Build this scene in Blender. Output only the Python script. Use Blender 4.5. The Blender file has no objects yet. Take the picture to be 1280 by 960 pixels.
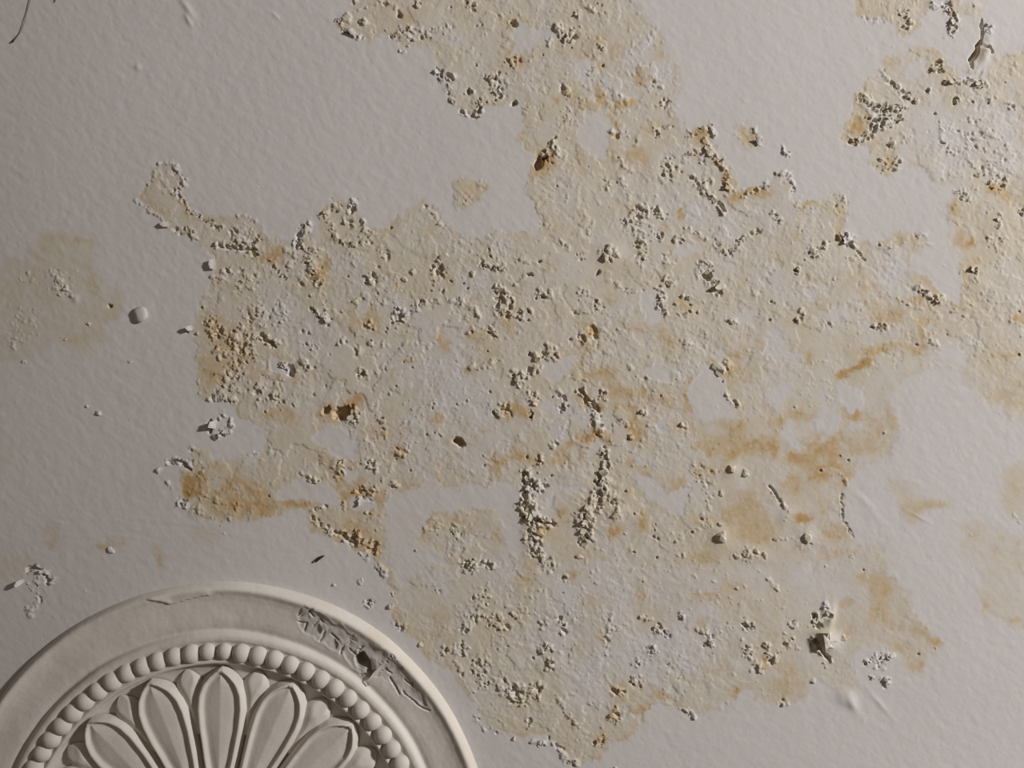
import bpy, bmesh, math, random
import numpy as np

# ---------------------------------------------------------------- camera, world, light, exposure
S = 1.0 / 800.0          # metres per photograph pixel on the ceiling plane
ZC = 3.30                # ceiling height
CAMZ = ZC - 1.25         # 1.25 m below the ceiling -> focal length of 1000 px
sc = bpy.context.scene
C = sc.collection

cam = bpy.data.cameras.new('camera')
cam.sensor_width = 36.0
cam.lens = 36.0 * 1000.0 / 1280.0
cam.clip_start = 0.02
camo = bpy.data.objects.new('camera', cam)
camo.location = (0, 0, CAMZ)
camo.rotation_euler = (math.pi, 0, 0)      # straight up; picture right = +X, picture down = +Y
C.objects.link(camo)
sc.camera = camo

world = bpy.data.worlds.new('room_ambience')
sc.world = world
world.use_nodes = True
bg = world.node_tree.nodes['Background']
bg.inputs[0].default_value = (1.0, 0.83, 0.66, 1)
bg.inputs[1].default_value = 0.10

def P(px, py, h=0.0):
    return ((px - 640) * S, (py - 480) * S, ZC - h * S)

from mathutils import Vector
# shaded lamp that throws its light up to the ceiling from across the room, 5.6 m to the right
la = bpy.data.lights.new('shaded_uplighter', 'SPOT')
la.shadow_soft_size = 0.22
la.spot_size = math.radians(2 * 72.54)
la.spot_blend = 0.229
la.energy = 1600
la.color = (1.0, 0.985, 0.975)
lo = bpy.data.objects.new('shaded_uplighter', la)
lo.location = ((4850 - 640) * S, (-1045 - 480) * S, ZC - 2280 * S)
lo.rotation_euler = (math.pi, 0, 0)
C.objects.link(lo)

sc.view_settings.view_transform = 'Standard'
sc.view_settings.look = 'None'
sc.view_settings.gamma = 1
sc.view_settings.use_curve_mapping = False
sc.view_settings.exposure = 0.0

rng = np.random.default_rng(7)
random.seed(7)

# ---------------------------------------------------------------- noise and raster helpers
def vnoise(X, Y, scale, seed):
    r = np.random.default_rng(seed).random((128, 128)).astype(np.float32) * 2 - 1
    x = X / scale; y = Y / scale
    xi = np.floor(x).astype(np.int64); yi = np.floor(y).astype(np.int64)
    fx = (x - xi).astype(np.float32); fy = (y - yi).astype(np.float32)
    fx = fx * fx * (3 - 2 * fx); fy = fy * fy * (3 - 2 * fy)
    x0 = xi & 127; x1 = (xi + 1) & 127; y0 = yi & 127; y1 = (yi + 1) & 127
    a = r[y0, x0] * (1 - fx) + r[y0, x1] * fx
    b = r[y1, x0] * (1 - fx) + r[y1, x1] * fx
    return a * (1 - fy) + b * fy

def fbm(X, Y, scale, seed, n=4, gain=0.5):
    t = 0; a = 1.0; s = 0.0
    for k in range(n):
        c, si = math.cos(0.7 * k + 0.3), math.sin(0.7 * k + 0.3)
        t = t + a * vnoise(X * c - Y * si + 31.7 * k, X * si + Y * c - 17.1 * k, scale, seed + k)
        s += a; a *= gain; scale *= 0.5
    return t / s * 1.5

def sstep(a, b, x):
    t = np.clip((x - a) / (b - a), 0, 1)
    return t * t * (3 - 2 * t)

RX0, RY0, RST = -420.0, -420.0, 3.0
rx = np.arange(RX0, 1702, RST); ry = np.arange(RY0, 1382, RST)
RXX, RYY = np.meshgrid(rx, ry)
RXX = RXX.astype(np.float32); RYY = RYY.astype(np.float32)

def poly_sdf(pts, pad=60):
    """signed distance (positive inside) on the raster, -pad far away"""
    out = np.full(RXX.shape, -float(pad), np.float32)
    p = np.array(pts, np.float32)
    x0, y0 = p.min(0) - pad; x1, y1 = p.max(0) + pad
    j0 = max(0, int((x0 - RX0) / RST)); j1 = min(len(rx), int((x1 - RX0) / RST) + 2)
    i0 = max(0, int((y0 - RY0) / RST)); i1 = min(len(ry), int((y1 - RY0) / RST) + 2)
    X = RXX[i0:i1, j0:j1]; Y = RYY[i0:i1, j0:j1]
    d2 = np.full(X.shape, 1e12, np.float32); ins = np.zeros(X.shape, bool)
    for k in range(len(p)):
        ax, ay = p[k]; bx, by = p[(k + 1) % len(p)]
        ex, ey = bx - ax, by - ay
        L = ex * ex + ey * ey + 1e-9
        t = np.clip(((X - ax) * ex + (Y - ay) * ey) / L, 0, 1)
        dx = X - ax - t * ex; dy = Y - ay - t * ey
        d2 = np.minimum(d2, dx * dx + dy * dy)
        cross = ((ay > Y) != (by > Y)) & (X < (bx - ax) * (Y - ay) / (by - ay + 1e-9) + ax)
        ins ^= cross
    d = np.sqrt(d2)
    out[i0:i1, j0:j1] = np.maximum(np.where(ins, d, -d), -pad)
    return out

def sample(r, X, Y):
    u = np.clip((X - RX0) / RST, 0, len(rx) - 1.001); v = np.clip((Y - RY0) / RST, 0, len(ry) - 1.001)
    j = u.astype(np.int64); i = v.astype(np.int64); fu = u - j; fv = v - i
    return (r[i, j] * (1 - fu) + r[i, j + 1] * fu) * (1 - fv) + (r[i + 1, j] * (1 - fu) + r[i + 1, j + 1] * fu) * fv

# ---------------------------------------------------------------- what was read off the photograph (pixels)
# paint lost / stained areas
DAMAGE = [
 # the large stain with its top lobe and its reach to the right edge
 [(443,-40),(443,0),(440,15),(423,28),(430,40),(450,45),(465,52),(478,42),(490,45),(500,62),(520,58),(540,62),(545,85),(553,95),(562,105),(563,125),(575,140),(592,147),(603,140),(605,132),(635,128),(655,132),(660,150),(650,170),(655,185),(668,195),(660,210),(658,235),(668,262),(675,285),(672,297),(640,290),(615,290),(588,300),(565,292),(552,270),(535,250),(527,250),(513,265),(508,275),(495,270),(480,285),(463,292),(455,275),(445,255),(430,250),(410,255),(400,270),(403,292),(395,300),(385,278),(375,298),(365,305),(345,297),(330,285),(325,270),(300,265),(285,272),(270,275),(245,265),(228,250),(220,240),(230,230),(228,215),(215,203),(195,206),(190,225),(180,240),(172,250),(185,262),(200,275),(215,285),(235,290),(248,305),(262,312),(268,330),(262,350),(252,370),(243,390),(240,410),(243,430),(245,450),(248,480),(255,500),(270,503),(288,500),(295,525),(318,530),(335,532),(333,565),(320,578),(300,575),(275,575),(262,565),(248,560),(240,575),(228,590),(225,610),(232,622),(245,628),(237,645),(245,652),(265,648),(275,655),(290,650),(310,650),(335,645),(360,640),(375,635),(385,645),(395,660),(420,675),(440,685),(465,692),(475,705),(483,720),(487,745),(493,770),(500,782),(510,795),(525,815),(545,830),(560,835),(570,855),(580,870),(598,890),(600,905),(625,915),(650,918),(680,922),(695,930),(705,945),(725,955),(745,950),(760,935),(790,925),(800,905),(808,898),(805,885),(820,880),(845,885),(860,895),(880,900),(890,890),(905,890),(915,870),(935,862),(955,880),(980,880),(1000,870),(1015,853),(1045,858),(1067,865),(1078,850),(1062,830),(1075,812),(1100,812),(1122,825),(1132,845),(1152,842),(1156,825),(1182,806),(1167,785),(1147,762),(1132,737),(1110,718),(1107,680),(1087,680),(1070,677),(1056,655),(1054,620),(1060,605),(1080,580),(1110,572),(1122,550),(1125,512),(1112,495),(1132,476),(1160,462),(1197,465),(1217,480),(1225,500),(1242,515),(1260,527),(1290,530),(1380,500),(1420,380),(1400,180),(1340,60),(1280,60),(1258,66),(1242,72),(1225,94),(1208,97),(1188,82),(1178,68),(1147,60),(1110,67),(1097,87),(1070,117),(1065,140),(1050,172),(1065,185),(1085,180),(1085,200),(1105,217),(1122,215),(1126,180),(1136,190),(1138,205),(1152,207),(1175,225),(1192,228),(1195,245),(1181,262),(1184,285),(1192,310),(1200,330),(1205,360),(1198,382),(1188,375),(1175,365),(1165,350),(1150,345),(1135,335),(1145,320),(1160,305),(1150,290),(1120,292),(1095,305),(1085,300),(1060,300),(1052,285),(1062,265),(1055,245),(1040,245),(1030,255),(1000,250),(985,245),(993,235),(990,220),(975,215),(965,225),(950,232),(930,240),(915,225),(912,205),(898,190),(888,170),(885,155),(870,160),(862,165),(842,150),(840,130),(845,110),(845,85),(840,70),(832,55),(825,40),(810,25),(803,10),(790,-10),(770,-60),(640,-110),(520,-90)],
 [(919,162),(930,156),(944,160),(951,175),(948,187),(938,186),(925,176)],
 [(1066,-30),(1066,0),(1070,20),(1100,27),(1115,32),(1122,46),(1140,38),(1155,25),(1165,8),(1168,-30)],
 [(1180,-30),(1181,8),(1190,30),(1190,46),(1200,40),(1203,27),(1222,22),(1235,14),(1225,5),(1200,8),(1195,-30)],
 [(1222,22),(1231,26),(1232,45),(1244,62),(1240,72),(1226,72),(1219,90),(1210,88),(1208,74),(1217,62)],
 [(567,232),(577,220),(592,222),(610,232),(605,240),(588,250),(572,263),(566,255)],
]
# soft stains on paint that still holds (weight per patch)
SOFT = [
 (0.75, [(919,162),(930,156),(944,160),(951,175),(948,187),(938,186),(925,176)]),
 (0.6, [(972,219),(985,217),(993,229),(988,241),(975,240)]),
 (0.62, [(8,322),(20,322),(35,310),(50,291),(75,289),(100,294),(130,307),(116,320),(125,340),(135,365),(160,360),(157,385),(147,402),(130,402),(133,420),(105,447),(90,447),(85,435),(65,430),(45,445),(0,457),(-30,440),(-30,340)]),
 (0.7, [(1110,600),(1130,605),(1137,605),(1145,622),(1160,625),(1190,622),(1190,635),(1160,640),(1150,650),(1140,660),(1125,650),(1122,630)]),
 (0.75, [(1252,585),(1275,575),(1340,570),(1340,660),(1275,655),(1258,645),(1250,625)]),
 (0.5, [(1192,650),(1240,652),(1262,668),(1340,665),(1340,785),(1270,785),(1232,772),(1218,740),(1225,712),(1205,690)]),
 (0.55, [(50,655),(72,650),(78,665),(74,690),(58,692)]),
 (0.75, [(122,680),(136,673),(142,664),(148,672),(165,668),(164,678),(150,684),(140,695),(126,692)]),
 (0.75, [(194,680),(204,680),(213,697),(206,711),(198,702)]),
 (0.45, [(236,665),(262,652),(285,660),(270,680),(242,682)]),
 (0.4, [(-30,540),(12,545),(16,575),(-30,580)]),
 (0.4, [(0,695),(35,690),(50,705),(30,725),(-30,735)]),
 (0.55, [(150,492),(158,491),(163,502),(156,505)]),
 (0.3, [(96,602),(106,602),(107,618),(97,619)]),
 (0.35, [(150,600),(185,598),(186,614),(160,616)]),
 (0.5, [(1228,735),(1240,742),(1236,768),(1226,768)]),
 (0.5, [(45,300),(120,302),(115,318),(70,312),(50,318)]),
 (0.5, [(1090,680),(1107,680),(1107,720),(1085,720)]),
]
# patches of white paint still clinging inside the stain
ISLANDS = [
 [(640,25),(662,33),(690,37),(693,50),(670,58),(650,65),(640,60)],
 [(722,160),(735,140),(750,137),(760,147),(765,160),(770,168),(762,175),(762,197),(750,202),(737,192),(722,180)],
 [(723,72),(733,74),(735,90),(728,103),(722,100)], [(742,60),(750,64),(752,76),(742,78)],
 [(845,303),(860,302),(875,307),(876,319),(856,316),(846,320)],
 [(800,365),(812,362),(819,380),(827,392),(825,402),(805,405),(800,390)],
 [(680,455),(700,448),(722,447),(725,455),(705,470),(695,478),(678,470)],
 [(804,458),(818,450),(830,458),(840,465),(838,482),(825,478),(812,468)],
 [(862,480),(875,468),(886,455),(903,435),(905,440),(898,460),(905,490),(914,505),(923,520),(905,527),(880,530),(872,520),(868,500)],
 [(958,418),(975,415),(988,432),(1000,448),(995,458),(975,448),(955,438)],
 [(922,394),(940,388),(952,387),(945,396),(925,402)],
 [(1032,392),(1045,387),(1056,392),(1050,401),(1035,400)],
 [(1088,362),(1095,359),(1101,372),(1096,377)],
 [(1155,411),(1162,404),(1172,402),(1169,409),(1158,416)],
 [(1132,83),(1143,76),(1154,82),(1155,94),(1146,101),(1134,97)],
 [(792,590),(820,595),(830,615),(847,610),(861,608),(862,630),(847,642),(835,640),(815,625),(795,610)],
 [(682,632),(693,610),(725,603),(727,610),(702,616),(692,637)],
 [(728,577),(738,560),(748,556),(744,568),(733,580)],
 [(820,525),(830,522),(842,542),(836,546)], [(674,504),(684,501),(690,511),(680,514)],
 [(640,615),(650,640),(657,665),(652,690),(640,694),(632,670),(628,640)],
 [(478,650),(482,630),(495,617),(510,612),(530,612),(532,597),(545,597),(550,612),(570,615),(585,607),(617,605),(622,597),(648,607),(645,635),(607,635),(570,640),(540,640),(532,655),(515,672),(535,690),(560,692),(565,707),(540,712),(520,715),(500,735),(485,702)],
 [(437,626),(450,620),(467,624),(466,638),(450,642),(438,638)],
 [(427,590),(438,584),(447,590),(444,604),(431,605)],
 [(345,617),(365,598),(385,600),(410,605),(430,615),(428,640),(410,635),(385,622),(360,622)],
 [(398,535),(415,530),(430,545),(447,560),(447,577),(425,572),(405,560),(395,547)],
 [(333,447),(350,443),(365,458),(370,470),(350,474),(335,472)],
 [(447,382),(455,379),(460,388),(457,396),(449,395)],
 [(870,757),(885,754),(893,762),(878,768),(868,765)],
 [(1010,528),(1030,512),(1050,518),(1048,538),(1025,545)],
 [(1060,525),(1068,521),(1075,528),(1071,537),(1061,535)],
 [(975,540),(990,535),(1008,552),(1006,566),(990,562)],
 [(1042,487),(1077,487),(1078,505),(1066,513),(1050,508)],
 [(955,482),(985,480),(990,498),(975,512),(962,500)],
 [(420,10),(432,6),(434,16),(424,22)],
 [(1005,365),(1022,360),(1024,372),(1010,378)],
 [(1180,430),(1205,440),(1212,458),(1190,460),(1170,448)],
 [(1165,470),(1250,540),(1250,560),(1150,560)],
]
# thin pale plates and faintly stained areas (softer than the islands)
PALE = [
 [(855,240),(880,245),(895,262),(915,265),(950,290),(925,300),(908,315),(895,303),(870,288),(850,270)],
 [(900,318),(960,300),(985,330),(980,370),(940,350),(905,340)],
 [(520,480),(640,470),(650,545),(600,590),(540,600),(480,570),(500,520)],
 [(410,310),(450,315),(460,360),(430,380),(412,350)],
 [(490,380),(580,400),(600,460),(560,500),(500,490),(470,440)],
 [(350,370),(400,390),(420,430),(390,450),(350,420)],
 [(690,510),(730,500),(745,545),(720,570),(690,560)],
 [(740,520),(790,560),(830,570),(820,595),(780,585),(750,560)],
 [(520,720),(640,690),(660,720),(600,740),(545,745)],
 [(680,700),(800,700),(900,720),(900,830),(800,860),(700,850),(660,780)],
 [(960,610),(985,640),(980,652),(960,645),(945,615)],
 [(985,660),(1050,650),(1080,720),(1040,760),(990,740)],
 [(720,780),(780,770),(790,860),(740,900),(700,870)],
 [(1130,130),(1270,130),(1275,220),(1200,225),(1150,190)],
 [(780,60),(800,40),(835,70),(830,110),(790,140),(775,110)],
 [(1090,300),(1130,320),(1150,360),(1110,370),(1080,340)],
 [(1060,600),(1075,640),(1100,670),(1065,665)],
]
# ochre and brown tide marks: x, y, rx, ry, angle, strength
OCHRE = [
 (677,204,13,22,20,1.1),(660,215,5,12,0,.6),(1075,155,9,20,10,1.1),(1095,180,14,10,0,.7),(1108,205,12,12,0,.7),(1150,20,15,14,0,.6),(1190,20,8,18,0,.8),(1110,75,20,10,0,.5),
 (288,445,30,28,0,.75),(264,470,16,16,0,.8),(268,408,22,14,0,.7),(305,400,18,24,20,.6),(330,480,26,20,0,.5),(430,514,24,12,-15,.95),(408,512,9,9,0,.7),(440,503,20,9,-25,1.0),(240,606,15,14,0,1.5),(245,625,10,14,0,.9),
 (290,622,45,24,-5,1.0),(330,630,25,14,0,.9),(375,625,22,14,15,1.0),(270,580,10,10,0,.8),(445,612,26,22,0,.95),(470,625,16,22,0,.85),(485,635,10,9,0,.9),(420,590,14,14,0,.7),(400,575,22,10,10,.65),(440,668,30,16,25,.95),(465,690,16,22,20,.9),(480,720,8,22,-10,.7),(500,568,14,11,0,1.0),
 (455,540,18,9,0,.6),(490,545,36,8,-8,.55),(545,525,8,5,0,1.1),(570,555,30,8,0,.6),(608,540,8,4,0,1.0),(625,585,9,16,30,1.0),(640,570,22,4,0,.9),(560,585,26,12,0,.5),(535,625,6,10,-15,1.0),(580,655,50,7,0,.5),(620,668,12,8,0,.7),(545,600,8,8,0,.8),
 (330,318,26,9,-5,.9),(345,322,12,6,0,.7),(402,335,6,24,0,.9),(455,402,18,9,-10,1.0),(470,415,10,14,0,.7),(440,415,10,8,0,.6),(500,362,7,7,0,.8),(565,355,9,14,-20,.8),(515,450,9,6,0,.9),(557,425,6,16,-20,1.0),(600,375,6,8,0,.9),(595,425,5,6,0,1.0),(585,465,10,7,0,.8),(380,400,8,6,0,.7),(390,470,22,10,0,.5),(430,480,18,9,0,.5),(490,470,12,9,0,.6),(350,520,20,8,10,.8),(498,420,5,3,0,.9),
 (640,510,16,14,0,.8),(660,515,10,12,0,.9),(640,405,8,14,0,.9),(690,400,8,7,0,.7),(735,420,12,16,10,.9),(760,375,10,9,0,.6),(855,380,10,14,0,.8),(770,340,22,10,-20,.5),(800,410,20,8,0,.6),(835,425,22,9,20,.7),(745,470,26,10,-10,.8),(785,487,40,9,8,.9),(730,500,12,14,0,.8),(755,507,9,8,0,1.1),(780,512,16,10,30,.9),(800,540,12,16,30,1.0),(790,530,8,14,0,.9),(830,500,20,14,0,.8),(860,500,8,22,-10,1.0),(850,535,18,14,0,.6),(705,560,22,5,-30,1.0),(740,548,22,7,-30,1.0),(760,545,14,8,0,.8),(700,575,14,7,-30,.8),(665,575,10,8,0,.6),(645,560,8,12,0,.9),
 (910,462,8,26,25,.9),(895,450,12,10,-30,.8),(925,468,12,12,0,.7),(940,440,30,10,-20,.6),(785,580,9,9,0,1.0),(810,588,20,5,10,.8),(845,605,12,12,0,.8),(875,590,18,12,0,.8),(890,555,26,12,10,.9),(920,540,16,18,0,.8),(930,565,30,10,-5,1.0),(965,560,12,14,0,1.0),(970,530,12,18,0,.8),(1000,520,22,9,-20,.9),(1025,560,34,18,5,1.05),(1000,575,22,14,0,1.0),(1040,545,16,14,0,.9),(1065,515,12,14,-30,1.0),(1090,535,18,20,0,.7),(1110,520,10,18,0,.7),(1080,560,26,8,0,.8),(1020,590,14,12,0,1.1),(990,610,16,14,0,.9),(1055,600,10,16,20,.9),(1045,580,20,10,0,.9),(1002,645,12,9,0,1.4),(1028,640,8,6,0,.9),(930,640,34,32,0,.8),(945,670,22,14,0,.8),(905,640,14,20,0,.7),(1040,665,20,14,0,.8),(1048,690,22,10,0,.7),(1010,690,22,12,0,.5),
 (690,660,18,16,0,.7),(705,640,10,10,0,.8),(768,662,9,13,0,1.0),(805,650,7,14,0,.9),(810,660,12,8,0,.6),(740,700,30,8,10,.5),(875,700,26,6,-10,.7),(880,660,10,22,0,.6),(720,720,10,14,0,.7),(660,700,16,8,0,.6),(660,725,10,8,0,.8),
 (545,745,10,10,0,.5),(555,770,14,16,0,.7),(560,800,10,16,0,.6),(460,754,6,8,0,1.1),(495,770,8,20,-20,.8),(385,735,22,4,20,.7),(440,762,26,4,32,.7),(500,812,26,4,40,.6),(545,790,8,6,0,.9),(625,775,9,5,0,.9),
 (680,815,12,8,0,.5),(720,810,16,8,0,.6),(800,883,13,6,5,1.25),(822,868,14,8,20,1.0),(815,898,8,5,-40,1.1),(775,860,14,16,0,.6),(768,895,10,14,0,.8),(752,925,10,14,-10,.9),(772,930,6,4,0,1.0),(750,800,14,8,0,.5),(735,750,18,12,0,.5),(800,750,7,14,0,.7),(885,745,22,7,0,.7),(878,775,12,10,0,.6),(910,735,14,12,0,.6),(900,835,10,8,0,.8),(917,865,10,10,0,.8),(935,870,16,6,20,.8),(925,877,12,4,25,.9),(885,885,6,6,0,.8),(956,831,4,4,0,1.8),(970,860,20,16,0,.6),(985,840,18,10,0,.7),(995,850,14,10,0,.5),
 (1080,725,12,8,0,.8),(1058,755,9,9,0,1.0),(1100,740,18,30,20,.75),(1090,775,10,18,10,.7),(1110,770,26,16,30,.6),(1150,790,20,10,35,.7),(1170,805,12,10,0,.9),(1143,832,14,11,0,.9),(1055,790,6,16,0,.7),(1120,810,22,8,20,.6),(1060,860,14,8,0,.5),
 (1065,462,24,5,-28,1.5),(1080,450,16,4,-25,1.2),(1100,434,30,4,-8,1.1),(1145,432,22,5,10,1.0),(1055,468,10,6,-30,1.1),(1015,450,6,10,0,.9),(985,440,14,6,45,.8),(1030,380,14,8,0,.6),(1090,365,9,16,20,.7),(1100,392,12,12,0,.7),(1120,395,10,16,0,.9),(1140,375,20,8,10,.8),(1155,410,16,12,-30,.8),(1103,410,10,5,0,1.0),(1165,395,10,14,0,.5),(1135,302,16,10,0,.7),(1195,378,10,12,0,.6),(1048,280,4,26,0,.8),(1000,295,14,9,-30,.7),(1010,258,26,5,0,.9),(975,310,14,14,0,.5),(940,420,20,8,-25,.6),(985,395,14,10,0,.5),
 (1190,262,9,16,0,1.0),(1200,295,8,16,-20,.9),(1212,305,4,6,0,1.5),(1220,325,10,9,0,.6),(1245,235,16,9,20,1.0),(1275,400,10,8,0,.6),(1270,395,8,6,0,1.0),(1255,440,22,6,-5,.8),(1230,447,8,6,0,.7),(1235,395,10,12,0,.5),(1180,440,10,8,0,.5),(1260,500,22,16,0,.6),
 (480,10,8,10,0,.7),(505,30,16,12,0,.6),(470,38,12,12,0,.4),(620,20,12,9,0,.4),(648,75,12,10,0,.8),(632,60,10,10,0,.6),(625,80,10,20,0,.5),(700,62,20,8,0,.6),(755,45,10,14,0,.7),(770,65,10,18,0,.6),(745,85,9,9,0,.7),(715,120,12,9,0,.7),(697,128,6,6,0,1.2),(750,125,6,14,0,1.0),(730,135,9,8,0,.9),(785,128,20,6,-10,.9),(800,90,10,8,-40,.9),(810,100,9,6,0,.9),(825,60,14,14,0,.5),(840,92,8,6,0,.5),(772,165,7,14,0,.9),(810,155,14,12,0,.6),(800,195,16,8,-10,.9),(725,205,6,14,-15,.8),(870,170,12,10,0,.9),(880,185,10,12,0,.7),(905,220,10,12,0,.8),(890,205,16,6,0,.7),(935,245,24,6,-12,1.1),(985,232,9,9,0,.5),(935,172,14,13,30,.75),(700,285,20,10,0,.5),(850,265,4,7,0,1.3),(640,360,10,8,0,.5),(685,335,14,8,0,.4),(720,270,12,8,0,.4),(830,285,6,14,0,.6),(790,262,14,8,0,.6),
 (585,240,14,8,-30,.6),(1221,62,4,20,20,.7),(1260,245,14,9,0,.7),(1235,160,10,8,0,.3),(1140,210,10,5,0,.4),
 (40,345,30,6,-30,.3),(120,360,8,26,-20,.6),(140,385,10,14,0,.5),(90,425,24,7,5,.5),(70,300,26,7,0,.5),(105,302,16,8,0,.6),(65,683,10,9,0,.8),(63,662,7,10,0,.5),(132,688,10,9,0,.7),(155,675,8,6,0,.6),(204,695,6,12,-15,.7),(55,745,8,8,0,.5),
 (1140,640,14,14,0,.6),(1165,632,26,7,0,.6),(1125,603,12,5,0,.5),(1270,620,16,26,0,.45),(1215,662,10,8,0,.6),(1245,690,9,12,0,.6),(1250,672,5,4,0,.9),(1273,680,4,10,0,.9),(1230,755,6,12,0,.9),(1270,775,12,5,0,.8),(1272,710,5,8,0,.8),(1240,712,8,6,0,.4),
]
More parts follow.
